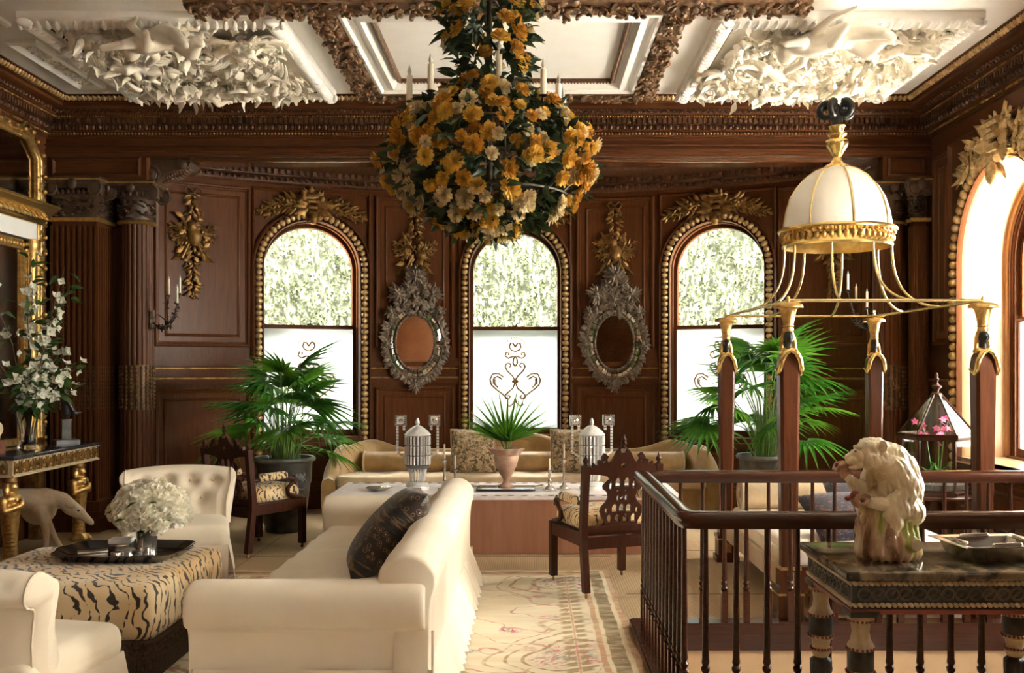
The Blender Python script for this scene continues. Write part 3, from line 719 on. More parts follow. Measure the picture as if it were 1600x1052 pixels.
# carved leaf beams
random.seed(5)
def leaf_beam(x0, x1, y0, y1):
    mb = MB(); mb.bb(x0, x1, y0, y1, 4.215, 4.28)
    A = (x1-x0)*(y1-y0); n = int(A*330)
    for i in range(n):
        x, y = rnd(x0, x1), rnd(y0, y1)
        L = rnd(.05, .085); M = TR(x, y, 4.205+rnd(-.015, .012), rnd(-.8, .8), rnd(-.8, .8), rnd(0, 6.28))
        mb.ell((0,0,0), (L*.42, L*.62, L*.22), M, 6, 4); mb.ell((0,L*.5,-L*.18), (L*.26, L*.24, L*.2), M, 5, 3)
    return mb.build('leaf_beam', 'carved_beam', ceiling, 60)
leaf_beam(-1.62, -1.43, 7.28, 9.60); leaf_beam(.99, 1.17, 7.28, 9.60); leaf_beam(-2.45, 2.0, 7.02, 7.28); leaf_beam(-1.43, .99, 9.44, 9.6)
# high-relief plaster compartments
def curl_leaf(mb, L, w, M, curl=1.5):
    rings = []
    for t in (0, .18, .4, .62, .82, 1):
        a = curl*t*t; hw = w/2*max(.12, math.sin(PI*min(1, t**.75)*.93))*(1+.18*math.cos(t*19)); y = L*(math.sin(a)/max(curl, .1) if False else t*(1-.25*t)); z = -L*.42*t*t*curl/1.5
        rings.append([(-hw, y, z-.10*w), (-hw*.45, y, z+.06*w), (0, y, z-.07*w), (hw*.45, y, z+.06*w), (hw, y, z-.10*w), (hw*.4, y+.02*L, z-.20*w), (-hw*.4, y+.02*L, z-.20*w)])
    mb.loft(rings, True, True, M)
def relief(x0, x1, y0, y1, seed, figs):
    random.seed(seed); mb = MB()
    mb.grid(lambda u, v: (x0+(x1-x0)*u, y0+(y1-y0)*v, ZC-.012-.05*(.5+.5*mnoise.noise(Vector((u*7, v*7, seed))))), 40, 40)
    R = lambda: (rnd(x0+.06, x1-.06), rnd(y0+.06, y1-.06))
    for i in range(62):                                          # scrolls fringed with leaves
        x, y = R(); r = rnd(.07, .17); sg = random.choice((-1, 1)); a0 = rnd(0, 6.28); dz = rnd(.05, .13)
        P = spiral(x, y, r, r*.15, a0, 1.5*sg, 22); mb.tube([(p, q, ZC-dz-.05*k/22) for k, (p, q) in enumerate(P)], [r*.24*(1-.6*k/22) for k in range(23)], 7)
        for k in range(0, 16, 2):
            p, q = P[k]; d = Vector((p-x, q-y, 0)); curl_leaf(mb, r*rnd(.5, .9), r*.45, TR(p, q, ZC-dz, rnd(-.5, .2), rnd(-.4, .4), math.atan2(d.y, d.x)-PI/2+sg*.6))
    for i in range(520):
        x, y = R(); curl_leaf(mb, rnd(.07, .17), rnd(.05, .085), TR(x, y, ZC-rnd(.02, .16), rnd(-.9, .3), rnd(-.6, .6), rnd(0, 6.28)), rnd(.8, 2))
    for i in range(70):                                          # flowers and fruit
        x, y = R(); z = ZC-rnd(.08, .19); r = rnd(.018, .034)
        for k in range(6): mb.ell((x+r*1.1*math.cos(k*PI/3), y+r*1.1*math.sin(k*PI/3), z), (r*.7, r*.7, r*.5), None, 7, 4)
        mb.ell((x, y, z-r*.3), r*.55, None, 7, 4)
    for i in range(9):                                           # swags of drapery
        x, y = R(); a = rnd(0, 6.28); L = rnd(.15, .28)
        for j in range(4): mb.tube([(x+math.cos(a)*L*(t-.5)-math.sin(a)*(.03*j+.05*math.sin(t*PI)), y+math.sin(a)*L*(t-.5)+math.cos(a)*(.03*j+.05*math.sin(t*PI)), ZC-.10-.06*math.sin(t*PI)-.01*j) for t in [k/10 for k in range(11)]], [.022*math.sin(PI*(.1+.8*k/10)) for k in range(11)], 7)
    o = mb.build('relief_panel', 'plaster_relief', ceiling, 75, label='deep cream plaster relief of scrolling leaves and figures')
    for x, y, rz, sc in figs: mobj('plaster_figure', PUTTO, 'plaster_relief', ceiling, (x, y, ZC-.10), rot=(PI+rnd(-.2,.2), rnd(-.2,.2), rz), scale=sc)
    return o
def putto():
    b = MB()
    b.chain([(0,0,.05),(.06,0,.07),(.16,.01,.08),(.22,.01,.08)], [.055,.06,.066,.05]); b.ell((.29,.02,.11), (.05,.045,.05)); b.ell((.31,.02,.10),(.035,.035,.03))
    b.chain([(.20,.05,.09),(.24,.13,.12),(.33,.15,.15)], [.03,.024,.018]); b.chain([(.19,-.05,.09),(.15,-.14,.12),(.23,-.19,.14)], [.03,.024,.018])
    b.chain([(0,.03,.06),(-.10,.07,.13),(-.19,.03,.09),(-.22,.03,.11)], [.05,.042,.028,.02]); b.chain([(0,-.03,.06),(-.12,-.05,.08),(-.22,-.09,.12),(-.25,-.09,.14)], [.05,.042,.028,.02])
    for s in (-1, 1):
        for k in range(3): b.chain([(.13,s*.05,.05),(.06-.03*k,s*(.15+.03*k),.05),(-.02-.05*k,s*(.20+.03*k),.04)], [.022,.02,.01])
    b.chain([(-.02,.0,.10),(.03,-.09,.13),(-.05,-.16,.08)], [.03,.03,.02])
    return organic(b, .011, 2, 'plaster_figure')
PUTTO = putto()
def curl_row(mb, pts, r, rnd_=.25):
    for x, y, a in pts: mb.ell((0,0,0), (r*.62, r*1.05, r*.7), TR(x, y, ZC-.055, .0, .5, a), 7, 5); mb.ell((0,r*.7,-.01), (r*.35, r*.4, r*.4), TR(x, y, ZC-.06, 0, 0, a), 6, 4)
for x0, x1, sd in ((-3.80, -1.85, 3), (1.40, 3.37, 8)):
    y0, y1 = 7.36, 9.52
    relief(x0+.12, x1-.12, y0+.12, y1-.12, sd, [(x0+.55, 8.2, .6, .95), (x1-.5, 8.75, 2.4, .95), (x0+.9, 9.05, 3.6, .85), (x0+(1.12 if x0 < 0 else .92), 7.34, 2.6, 1.5), (x1-.45, 7.75, -.7, .9)])
    frame_c('relief_border', x0, x1, y0, y1, [(0, 0), (0, .05), (.03, .085), (.10, .10), (.125, .085), (.13, .03), (.15, .02)], 'plaster')
    frame_c('inner_bead', x0+.13, x1-.13, y0+.13, y1-.13, [(0, .0), (0, .05), (.02, .055), (.025, .0)], 'wood_carved')
    mb = MB(); P = []
    n = int((x1-x0)/.068)
    for i in range(n+1): P.append((x0+(x1-x0)*i/n, y1-.06, PI/2+.25)); P.append((x0+(x1-x0)*i/n, y0+.06, PI/2+.25))
    n = int((y1-y0)/.075)
    for i in range(n+1): P.append((x0+.06, y0+(y1-y0)*i/n, .4)); P.append((x1-.06, y0+(y1-y0)*i/n, .4))
    for x, y, a in P: mb.ell((0,0,0), (.022, .062, .034), TR(x, y, ZC-.085, 0, 0, a-PI/2 if abs(a-.4) > .1 else a+PI/2+.0), 8, 6)
    mb.build('gadroon_border', 'plaster', ceiling, 60)
# narrow side compartments with a running scroll
for x0, x1, y0, y1 in ((-4.22, -3.97, 8.0, 9.32), (-4.22, -3.97, 6.3, 7.62)):
    frame_c('moulding', x0, x1, y0, y1, [(0, 0), (0, .03), (.02, .045), (.04, .02), (.05, 0)], 'plaster')
    mb = MB(); n = int((y1-y0-.12)/.10)
    for i in range(n):
        cy = y0+.1+i*.10; s = 1 if i % 2 else -1; xm = (x0+x1)/2
        mb.tube([(p, q, ZC-.012) for p, q in spiral(xm, cy, .055*s, .012*s, 0, 1.6*s, 14)], .013, 5)
        for k in range(3): mb.ell((xm+rnd(-.06, .06), cy+rnd(-.05, .05), ZC-.01), (.018, .022, .016), seg=6, rings=4)
    mb.build('scroll_relief', 'plaster_relief', ceiling, 60)
# --- garden outside: paving and an ivy-clad wall behind the bay
struct(MB().bb(-30, 34, -30, 30, -.5, -.32).build('ground', 'stone_paving', None, 0))
gw = MB(lambda u, d, z: (XC+(9.3-d)*math.sin(u), YC+(9.3-d)*math.cos(u), z)); gw.bb(-.75, .75, -.3, 0, -.3, 5.4, nx=24); struct(gw.build('wall_garden', 'wall_outside', None, 0))
random.seed(9); hv = MB()
for i in range(26000):
    a = rnd(-.62, .62); z = rnd(1.2, 4.9); r = 9.3-.02-abs(random.gauss(0, .10)); p = (XC+r*math.sin(a), YC+r*math.cos(a), z)
    blade(hv, rnd(.04, .08), rnd(.03, .055), .25, .25, 2, Matrix.Translation(p) @ Euler((rnd(-1.2, .6), rnd(-.8, .8), PI+rnd(-1.2, 1.2))).to_matrix().to_4x4())
tag(hv.build('ivy', 'hedge_leaf', None, 0), 'pale sunlit ivy leaves covering the garden wall outside the windows', 'ivy', kind='stuff')
# ---------------------------------------------------------------- columns, carvings, mirrors, sconces
def volute(mb, x, y, z, r, sx, axis='y', t=.05, M=None):
    """spiral scroll; sx = +1/-1 handedness; axis it is seen along"""
    p = spiral(0, 0, r, r*.12, PI/2, 2.1*sx, 34)
    pts = [((x+a, y, z+b) if axis == 'y' else (x, y+a, z+b)) for a, b in p]
    mb.tube(pts, [r*.20*(1-.55*i/34) for i in range(35)], 6, M); mb.ell((x, y, z), r*.17, M, 8, 5)
    d = (r*.8, t/2, r*.8) if axis == 'y' else (t/2, r*.8, r*.8)
    mb.ell((x, y, z), d, M, 14, 6)
def foliage(mb, fn3, n, M=None, s=.035):
    for i in range(n):
        p, nrm = fn3(i); L = rnd(s*.7, s*1.3)
        mb.ell((0,0,0), (L*.5, L, L*.35), (M or Matrix()) @ Matrix.Translation(p) @ Euler((rnd(-.5,.5), rnd(-.5,.5), rnd(0,6.28))).to_matrix().to_4x4(), 6, 4)
random.seed(21)
def column(x, y, label):
    t = thing('fluted_column', label, 'column', (x, y, 0)); r = .168
    MB().lathe([(.225,0),(.225,.13),(.21,.14),(.21,.17),(.225,.20),(.21,.235),(.2,.245),(.205,.27),(.215,.29),(.195,.315),(.175,.325)], 28).bb(-.225,.225,-.225,.225,0,.12).build('base', 'wood', t, 40)
    fl = lambda k: 1-.075*abs(math.sin(k*20*PI))**.5 if False else 1-.085*max(0, math.cos(k*20*2*PI))**.6
    MB().lathe([(r,.325),(r,1.2)], 160, None, True, 0, lambda k: 1-.05*max(0, math.cos(k*20*2*PI))**.6).build('shaft', 'wood', t, 80)
    MB().lathe([(r*.99,1.66),(r*.985,1.9),(r*.93,3.08),(r*.97,3.10)], 160, None, True, 0, fl).build('shaft', 'wood', t, 80)
    mb = MB().lathe([(r*.95,1.2),(r*.95,1.66)], 40)
    for k in range(20):
        a = 2*PI*k/20
        for j in range(11): mb.ell((r*.98*math.cos(a), r*.98*math.sin(a), 1.225+j*.041), (.017,.017,.021), None, 6, 4)
    mb.build('bead_band', 'bead_wood', t, 60)['kind'] = 'stuff'
    MB().lathe([(r*.95,3.095),(r*1.1,3.10),(r*1.16,3.115),(r*1.1,3.135),(r*.98,3.14)], 32).build('gilt_ring', 'gilt', t, 60)
    cp = MB().lathe([(r*.96,3.135),(r*.94,3.32),(r*1.02,3.36),(r*1.2,3.385),(r*1.15,3.41)], 28)
    foliage(cp, lambda i: ((r*1.0*math.cos(i*2.4), r*1.0*math.sin(i*2.4), rnd(3.16, 3.33)), None), 90)
    for k in range(20): a = 2*PI*k/20; cp.ell((r*1.18*math.cos(a), r*1.18*math.sin(a), 3.395), (.024,.024,.03), None, 6, 4)
    for sx in (-1, 1):
        for sy in (-1, 1): volute(cp, sx*.205, sy*.165, 3.41, .082, -sx, 'y', .03)
    cp.bb(-.21,.21,-.17,.17,3.41,3.475); cp.ell((0,-.19,3.46), (.05,.03,.06)); cp.ell((.19,0,3.46), (.03,.05,.06))
    c = cp.build('capital', 'capital', t, 55)
    MB().bb(-.235,.235,-.205,.205,3.475,3.5).bb(-.25,.25,-.215,.215,3.515,3.53).build('abacus', 'capital', t, 0)
    MB().bb(-.245,.245,-.212,.212,3.5,3.515).build('gilt_edge', 'gilt', t, 0)
    return t
column(-4.05, 10.27, 'fluted wooden column with carved scroll capital left of the bay'); column(3.70, 10.27, 'fluted wooden column with carved scroll capital right of the bay')
def pilaster(x0, x1, y0, y1, label, side):
    t = thing('fluted_pilaster', label, 'pilaster', ((x0+x1)/2, (y0+y1)/2, 0)); w, d = (x1-x0)/2, (y1-y0)/2
    MB().bb(-w-.05,w+.05,-d-.05,d,0,.14).bb(-w-.035,w+.035,-d-.035,d,.14,.20).bb(-w-.02,w+.02,-d-.02,d,.20,.30).build('base', 'wood', t, 0)
    mb = MB().bb(-w+.012,w-.012,-d+.012,d,.30,3.09)
    def flutes(n, a0, a1, face):
        for i in range(n+1):
            c = a0+(a1-a0)*i/n
            if face == 'f': mb.bb(c-.011,c+.011,-d-.006,-d+.02,.32,3.05)
            else: mb.bb((w-.02)*side if side < 0 else w-.02, (w+.006)*side if side < 0 else w+.006, c-.010, c+.010, .32, 3.05) if side > 0 else mb.bb(-w-.006,-w+.02,c-.010,c+.010,.32,3.05)
    flutes(8 if w > .18 else 5, -w+.012, w-.012, 'f'); flutes(7 if d > .1 else 2, -d+.012, d-.012, 's')
    mb.build('shaft', 'wood', t, 0)
    mb = MB(); n = 8 if w > .18 else 5
    for i in range(n):
        c = -w+.012+(2*w-.024)*(i+.5)/n
        for j in range(11): mb.ell((c, -d+.008, 1.225+j*.041), (.014,.014,.02), None, 6, 4)
    for i in range(7 if d > .1 else 0):
        c = -d+.012+(2*d-.024)*(i+.5)/7
        for j in range(11): mb.ell((side*(w-.008), c, 1.225+j*.041), (.014,.014,.02), None, 6, 4)
    mb.build('bead_band', 'bead_wood', t, 60)['kind'] = 'stuff'
    MB().bb(-w-.02,w+.02,-d-.02,d,3.09,3.105).bb(-w-.03,w+.03,-d-.03,d,3.105,3.125).build('gilt_ring', 'gilt', t, 0)
    cp = MB().bb(-w+.01,w-.01,-d+.01,d,3.125,3.40)
    foliage(cp, lambda i: ((rnd(-w+.03, w-.03), -d+.005, rnd(3.15, 3.34)), None), 60, s=.03)
    foliage(cp, lambda i: ((side*(w-.005), rnd(-d+.03, d-.03), rnd(3.15, 3.34)), None), 50, s=.03)
    for s in (-1, 1): volute(cp, s*(w-.02), -d-.03, 3.42, .082, -s, 'y', .03)
    volute(cp, side*(w+.02), -d+.06, 3.42, .07, 1, 'x', .03); volute(cp, side*(w+.02), d-.08, 3.42, .07, -1, 'x', .03)
    cp.bb(-w-.01,w+.01,-d-.03,d,3.42,3.475); cp.ell((0,-d-.04,3.46), (.05,.03,.06)); cp.ell((side*(w+.03),0,3.46), (.03,.05,.06))
    for i in range(9): cp.ell((-w+2*w*(i+.5)/9, -d-.012, 3.385), (.02,.02,.026), None, 6, 4)
    cp.build('capital', 'capital', t, 55)
    MB().bb(-w-.03,w+.03,-d-.04,d,3.475,3.5).bb(-w-.045,w+.045,-d-.055,d,3.515,3.53).build('abacus', 'capital', t, 0)
    MB().bb(-w-.038,w+.038,-d-.048,d,3.5,3.515).build('gilt_edge', 'gilt', t, 0)
pilaster(-4.78, -4.31, 9.92, 10.32, 'square fluted pilaster with carved capital at the left wall', 1)
pilaster(3.82, 3.975, 9.94, 10.04, 'narrow fluted pilaster with carved capital beside the right wall', -1)
# scroll brackets under the beam
def bracket(x, s, label):
    t = thing('scroll_bracket', label, 'bracket', (x, 10.27, 3.50))
    top = [(0,.26),(0,.03),(.06,.0),(.12,.0),(.16,.04),(.22,.10),(.30,.13),(.40,.15),(.46,.18),(.48,.22),(.46,.26)]
    mb = MB().prism([[(s*a, b) for a, b in top]], .30)
    for yy in (-.16, .16): volute(mb, s*.40, yy, .20, .055, s, 'y', .05); volute(mb, s*.09, yy, .09, .085, -s, 'y', .05)
    mb.build('scroll', 'capital', t, 50)
    lf = MB()
    for i in range(12):
        u = i/11; lf.ell((s*(.13+.30*u), 0, .045+.12*u-.03*math.sin(PI*u)), (.03, .08*(1-.4*abs(u-.5)), .022), None, 8, 5); lf.ell((s*(.13+.30*u), .07, .05+.12*u), (.02,.03,.02)); lf.ell((s*(.13+.30*u), -.07, .05+.12*u), (.02,.03,.02))
    lf.build('acanthus_leaf', 'wood_carved', t, 60)
bracket(-3.93, 1, 'carved scroll bracket above the left column'); bracket(3.54, -1, 'carved scroll bracket above the right column')
# --- gilt carvings
def cleaf(mb, u, z, ang, L, w=.35, d=.03, tilt=None):
    """leaf of length L starting at (u, z) and pointing along ang (in the wall plane)"""
    M = Matrix.Translation((u, d, z)) @ Matrix.Rotation(-(ang-PI/2), 4, 'Y') @ Matrix.Rotation(rnd(-.15,.5) if tilt is None else tilt, 4, 'X')
    mb.loft([[(L*w/2*max(.04, math.sin(PI*min(1, t**.8)))*cx, .006-.02*L*0+cy*L*.07+ .10*L*t*t, L*t) for cx, cy in ((-1,0),(0,-.6),(1,0),(0,1.2))] for t in (0,.2,.45,.7,.9,1)], M=M)
def spray(mb, u, z, ang, L, n, leaf=.11, curve=.4, d=.03, berries=True):
    p = [(u, d, z)]; a = ang
    for i in range(n):
        a += curve/n; u += math.cos(a)*L/n; z += math.sin(a)*L/n; p.append((u, d+.015, z)); f = 1-.45*i/n
        for s in (-1, 1): cleaf(mb, u, z, a+s*rnd(.5,.9), leaf*f*rnd(.8,1.15), .36, d+rnd(0,.02))
        if berries and i % 3 == 1: mb.ell((u+rnd(-.03,.03), d+.03, z+rnd(-.03,.03)), .016, None, 6, 4)
    cleaf(mb, u, z, a, leaf*.8, .36, d); mb.tube(p, .009, 5)
def trophy(mb, u, zt, zb, zs, w, violin=True):
    for s in (-1, 1):                                        # ribbon bow
        mb.tube([(u+s*a, .04, zt-b) for a, b in ((0,.05),(.05,0),(.09,.03),(.06,.08),(0,.07))], .014, 6, flat=.6)
    n = int((zt-zb)/.030)
    for i in range(n):
        z = zt-.08-(zt-zb-.08)*i/n; k = abs(z-zs); ww = .05+.09*math.exp(-(k/.25)**2)
        for s in (-1, 1): cleaf(mb, u+s*rnd(0, ww*.6), z, -PI/2+s*rnd(.4, 1.4), rnd(.06, .11), .42, rnd(.02, .06))
        if i % 2: mb.ell((u+rnd(-ww, ww)*.7, .05, z), (.02,.02,.02), None, 7, 5)
    for s in (-1, 1):
        for k, a in enumerate((.9, .55, .2, -.2)): spray(mb, u+s*.03, zs-.02, PI/2-s*(PI/2-a), w*(.72-.10*k), 4, .085, -s*.6, .03)
        for k in range(9): cleaf(mb, u+s*rnd(.02,.12), zs+rnd(-.2,.2), PI/2-s*rnd(0,3), rnd(.07,.12), .5, rnd(.03,.07))
        for k in range(3): cleaf(mb, u+s*.1, zs-.12-.05*k, -PI/2+s*(.5+.3*k), .15, .4)
    if violin: mb.ell((u+.01, .07, zs-.03), (.075,.05,.10), None, 12, 8); mb.ell((u-.02, .07, zs+.09), (.055,.045,.06), None, 12, 8)
    else: mb.ell((u+.07, .07, zs-.06), (.065,.05,.055), None, 12, 8)
    mb.tube([(u-.16, .05, zs+.22), (u-.02, .07, zs)], [.012,.016], 6); mb.tube([(u+.12, .05, zs-.28), (u, .07, zs)], [.02,.012], 6); mb.tube([(u-.13, .05, zs-.26), (u-.03, .06, zs-.05)], [.02,.012], 6)
    for i in range(5): mb.ell((u+rnd(-.015,.015), .03, zb-.02*i+.05), (.016,.015,.016), None, 6, 4)
random.seed(33)
UP = RB*math.radians(35.0); UM = RB*math.radians(11.25)
for u, zt, zb, zs, v, lab in ((-UP, 3.60, 2.42, 3.08, True, 'gilt carved trophy of leaves and instruments on the left bay panel'), (UP, 3.60, 2.42, 3.08, True, 'gilt carved trophy on the right bay panel behind the domed canopy'),
                   (-UM, 3.60, 2.82, 3.02, False, 'gilt carved musical trophy above the left oval mirror'), (UM, 3.60, 2.82, 3.02, True, 'gilt carved mask trophy above the right oval mirror')):
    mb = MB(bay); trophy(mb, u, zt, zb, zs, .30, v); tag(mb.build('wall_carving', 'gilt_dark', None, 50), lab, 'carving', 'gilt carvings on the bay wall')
def crest(fn, u, zt, zs, hw, s=1.0):
    mb = MB(fn)
    for i in range(46):
        a = PI*(i+.5)/46*1.3-.5; r = rnd(.09, .16)*s
        cleaf(mb, u+math.cos(a)*.05*s, zt-.22*s+math.sin(a)*.06*s, a, r*1.2, .5, .05)
    for k in range(4): mb.tube([(u+x*s, .08, zt-(.08+.07*k)*s) for x in (-.07+.008*k, 0, .07-.008*k)], .024*s, 6)
    for sg in (-1, 1):
        volute(mb, u+sg*.10*s, .06, zt-.12*s, .05*s, sg, 'y', .05)
        cleaf(mb, u+sg*.02, zt-.30*s, -PI/2+sg*.5, .12*s, .5, .06)
        spray(mb, u+sg*.12*s, zt-.16*s, (PI-.15 if sg < 0 else .15), hw-.12*s, 8, .15*s, sg*-.75 , .03)
        spray(mb, u+sg*.12*s, zt-.22*s, (PI-.05 if sg < 0 else .05)+sg*.0, hw*.62, 6, .14*s, sg*-.5, .04)
        for i in range(6): mb.ell((u+sg*(.14+.04*i)*s, .06, zt-(.15+.02*rnd(-1,1.5))*s), .022*s, None, 7, 5)
    mb.ell((u, .09, zt-.36*s), (.05*s,.05,.07*s), None, 10, 6)
    return mb
for c, lab in ((-WU, 'gilt carved crest of shell and leaf sprays over the left bay window'), (0, 'gilt carved crest over the middle bay window behind the chandelier'), (WU, 'gilt carved crest of shell and leaf sprays over the right bay window')):
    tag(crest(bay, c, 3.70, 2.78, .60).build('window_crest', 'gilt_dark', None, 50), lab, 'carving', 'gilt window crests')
tag(crest(wr, 8.5, 3.86, 2.6, .80, 1.55).build('window_crest', 'gilt_soft', None, 50), 'large gilt leaf cartouche over the arched window in the right wall', 'carving', 'gilt window crests')
# --- oval mirrors with silvered leaf frames
def oval(u, z, a, b, n=48, d=0): return [(u+a*math.cos(2*PI*k/n), d, z+b*math.sin(2*PI*k/n)) for k in range(n)]
def oval_mirror(u0, label):
    t = u0/RB; p = bay(u0, .05, 1.93)
    r = thing('oval_mirror', label, 'mirror', p, -t, 'oval mirrors between the windows'); fn = lambda u, d, z: (u, -d, z)
    g = MB(fn); L = oval(0, 0, .225, .32); g.add(L+[(0,0,0)], [(i, (i+1) % 48, 48) for i in range(48)]); g.build('mirror_glass', 'mirror_old', r, 0)
    g = MB(fn); g.loft([oval(0, 0, a, b, 48, d) for a, b, d in ((.222,.317,0),(.226,.321,.03),(.24,.335,.03),(.25,.345,.01))], loop=False, cap=False)
    for k in range(44): a = 2*PI*k/44; g.ell((.234*math.cos(a), .03, .329*math.sin(a)), (.014,.012,.014), None, 6, 4)
    g.build('inner_bead', 'mirror_frame', r, 60)
    g = MB(fn)
    for k in range(30):
        a0, a1 = 2*PI*(k+.06)/30, 2*PI*(k+.94)/30
        q = [(x*math.cos(a), d, y*math.sin(a)) for a in (a0, a1) for x, y, d in ((.25,.345,.012),(.285,.38,.03),(.325,.42,.015))]
        g.add(q, [(0,1,4,3),(1,2,5,4)])
    g.build('mirror_border', 'mirror_bits', r, 0)
    g = MB(fn); g.loft([oval(0, 0, a, b, 48, d) for a, b, d in ((.32,.415,0),(.33,.425,.035),(.36,.455,.03),(.375,.47,0))], cap=False)
    for k in range(60):
        a = 2*PI*(k+.5)/60; rr = rnd(.07, .11)
        cleaf(g, .335*math.cos(a), .43*math.sin(a), math.atan2(math.sin(a)*1.1, math.cos(a))+rnd(-.7,.7), rr, .55, rnd(.02,.05)); cleaf(g, .36*math.cos(a+.05), .455*math.sin(a+.05), a+rnd(-1.2,1.2), rr*.8, .6, rnd(.03,.06))
    for cx, cz, n, L in ((0,-.50,16,.12),(-.34,-.02,12,.09),(.34,-.02,12,.09),(0,.79,20,.17),(-.20,.57,18,.16),(.20,.57,18,.16),(-.29,.36,12,.10),(.29,.36,12,.10),(0,.50,14,.11),(-.1,.66,12,.1),(.1,.66,12,.1)):
        for j in range(n): cleaf(g, cx, cz, 2*PI*j/n+rnd(-.1,.1), L*rnd(.7,1.0), .42, .045)
        for j in range(n//2): cleaf(g, cx, cz, 2*PI*j/(n//2)+.2, L*.55, .4, .07)
        g.ell((cx, .07, cz), (.028,.02,.028), None, 8, 5)
    for j in range(130):
        zz = rnd(.34,.80); ww = .30*(1-(zz-.30)/.62); cleaf(g, rnd(-ww,ww), zz, rnd(0,6.28), rnd(.06,.11), .55, rnd(.02,.05))
    g.prism([[(-.30,.30),(-.22,.52),(-.10,.72),(.10,.72),(.22,.52),(.30,.30),(.2,.40),(0,.44),(-.2,.40)]], .03)
    g.build('leaf_frame', 'mirror_frame', r, 50)
    return r
random.seed(44)
oval_mirror(-UM, 'oval mirror in silvered leaf frame left of the middle window'); oval_mirror(UM, 'oval mirror in silvered leaf frame right of the middle window')
# --- wall sconces
def sconce(x, y, z, s, label, cand):
    r = thing('wall_sconce', label, 'sconce', (x, y, z), 0, 'leafy candle sconces')
    MB().prism([[(-.03,-.09),(.03,-.09),(.035,-.04),(.02,0),(.035,.04),(.03,.09),(-.03,.09),(-.035,.04),(-.02,0),(-.035,-.04)]], .03, TR(0,0,0,0,0,PI/2)).build('back_plate', 'silver_old', r, 30)
    g = MB()
    for cx, cy, cz in cand:
        P = [(0,0,-.02),(s*.08,cy*.4,-.10),(s*.18,cy*.7,-.06),(cx*.9,cy,cz-.14),(cx,cy,cz-.02)]; g.tube(P, .008, 6)
        g.lathe([(.006,-.02),(.024,-.012),(.026,-.004),(.014,0)], 10, TR(cx, cy, cz))
        for i in range(16):
            k = rnd(.2, 1); j = min(3, int(k*4)); f = k*4-j; a, b = Vector(P[j]), Vector(P[j+1]); q = a.lerp(b, f)
            blade(g, rnd(.035,.07), .03, .2, .3, 3, Matrix.Translation(q) @ look_rot((rnd(-1,1), rnd(-1,1), rnd(-.6,1))))
    g.tube([(0,0,0)]+[(s*(.05+.05*k), .03*math.sin(k), .05*math.cos(k*1.3)) for k in range(5)], .006, 5)
    g.build('leafy_arm', 'iron', r, 50)
    for cx, cy, cz in cand:
        c = MB().lathe([(.0125,0),(.0125,.155),(.009,.158)], 10, TR(cx,cy,cz)).build('candle', 'wax', r, 40)
        MB().lathe([(.004,.158),(.007,.168),(.003,.185),(.001,.19)], 6, TR(cx,cy,cz)).build('flame_bulb', 'wick_bulb', c, 60)
sconce(-3.875, 10.22, 2.13, 1, 'leafy three-candle sconce on the left fluted column', ((.19,-.06,.25), (.275,.02,.27), (.29,-.1,.16)))
sconce(3.525, 10.22, 2.13, -1, 'leafy candle sconce on the right fluted column behind the canopy', ((-.28,-.06,.30), (-.17,.02,.18), (-.10,-.1,.12)))
# ---------------------------------------------------------------- left wall: mirrors, console table and what stands on it
random.seed(51)
# large gilt wall mirror behind the pier glass
t = thing('wall_mirror', 'tall dark wall mirror in a heavy carved gilt frame', 'mirror', (XL, 8.3, 0))
fl = lambda u, d, z: (d, u, z)
MB(fl).add([(-1.6,.03,.95),(1.42,.03,.95),(1.42,.03,3.72),(1.25,.03,3.82),(-1.6,.03,3.82)], [(0,1,2,3,4)]).build('mirror_glass', 'mirror_old', t, 0)
mb = MB(fl); path = [(1.42,.95),(1.42,3.66),(1.22,3.84),(-1.7,3.84)]
mb.tube([(u,.05,z) for u, z in path], .035, 8); mb.build('inner_moulding', 'gilt', t, 60)
mb = MB(fl); mb.tube([(u+(.07 if i < 2 else .03),.03,z+(.05 if i > 1 else 0)) for i, (u, z) in enumerate(path)], .055, 8)
for i in range(len(path)-1):
    (u0, z0), (u1, z1) = path[i], path[i+1]; L = math.hypot(u1-u0, z1-z0); n = int(L/.05)
    for k in range(n):
        f = k/n; u, z = u0+(u1-u0)*f+(.06 if i < 1 else .03), z0+(z1-z0)*f+(.05 if i > 0 else 0)
        for j in range(2): cleaf(mb, u+rnd(-.03,.03), z+rnd(-.03,.03), rnd(0, 6.28), rnd(.05,.09), .5, .07)
        if k % 3 == 0: mb.ell((u, .10, z), .024, None, 7, 5)
mb.build('carved_border', 'gilt', t, 50)
# pier glass with cornice, standing on the console
t = thing('pier_mirror', 'gilt pier mirror with projecting gadrooned cornice above the console', 'mirror', (XL+.02, 8.55, .93))
MB(fl).add([(-1.0,.16,.05),(.62,.16,.05),(.62,.16,1.80),(-1.0,.16,1.80)], [(0,1,2,3)]).build('mirror_glass', 'mirror_old', t, 0)
mb = MB(fl)
for a, b, c, e in ((.60,.70,.0,1.88),(-1.1,.70,1.79,1.88),(-1.1,.70,.0,.06)): mb.bb(a, b, .10, .19, c, e)
for i in range(34): mb.ell((.65, .19, .03+i*.055), (.03,.018,.024), None, 7, 4)
for i in range(30): mb.ell((-1.0+i*.055, .19, 1.835), (.024,.018,.03), None, 7, 4)
mb.build('inner_frame', 'gilt', t, 50)
mb = MB(fl); mb.lathe([(.055,.0),(.055,.05),(.045,.07),(.04,1.7),(.05,1.76),(.07,1.82),(.075,1.87),(.07,1.90)], 16, TR(.76, .18, .0))
mb.build('gilt_column', 'gilt', t, 50)
MB(fl).bb(-1.2,.82,0,.20,1.90,2.05).build('frieze', 'plaster', t, 0)
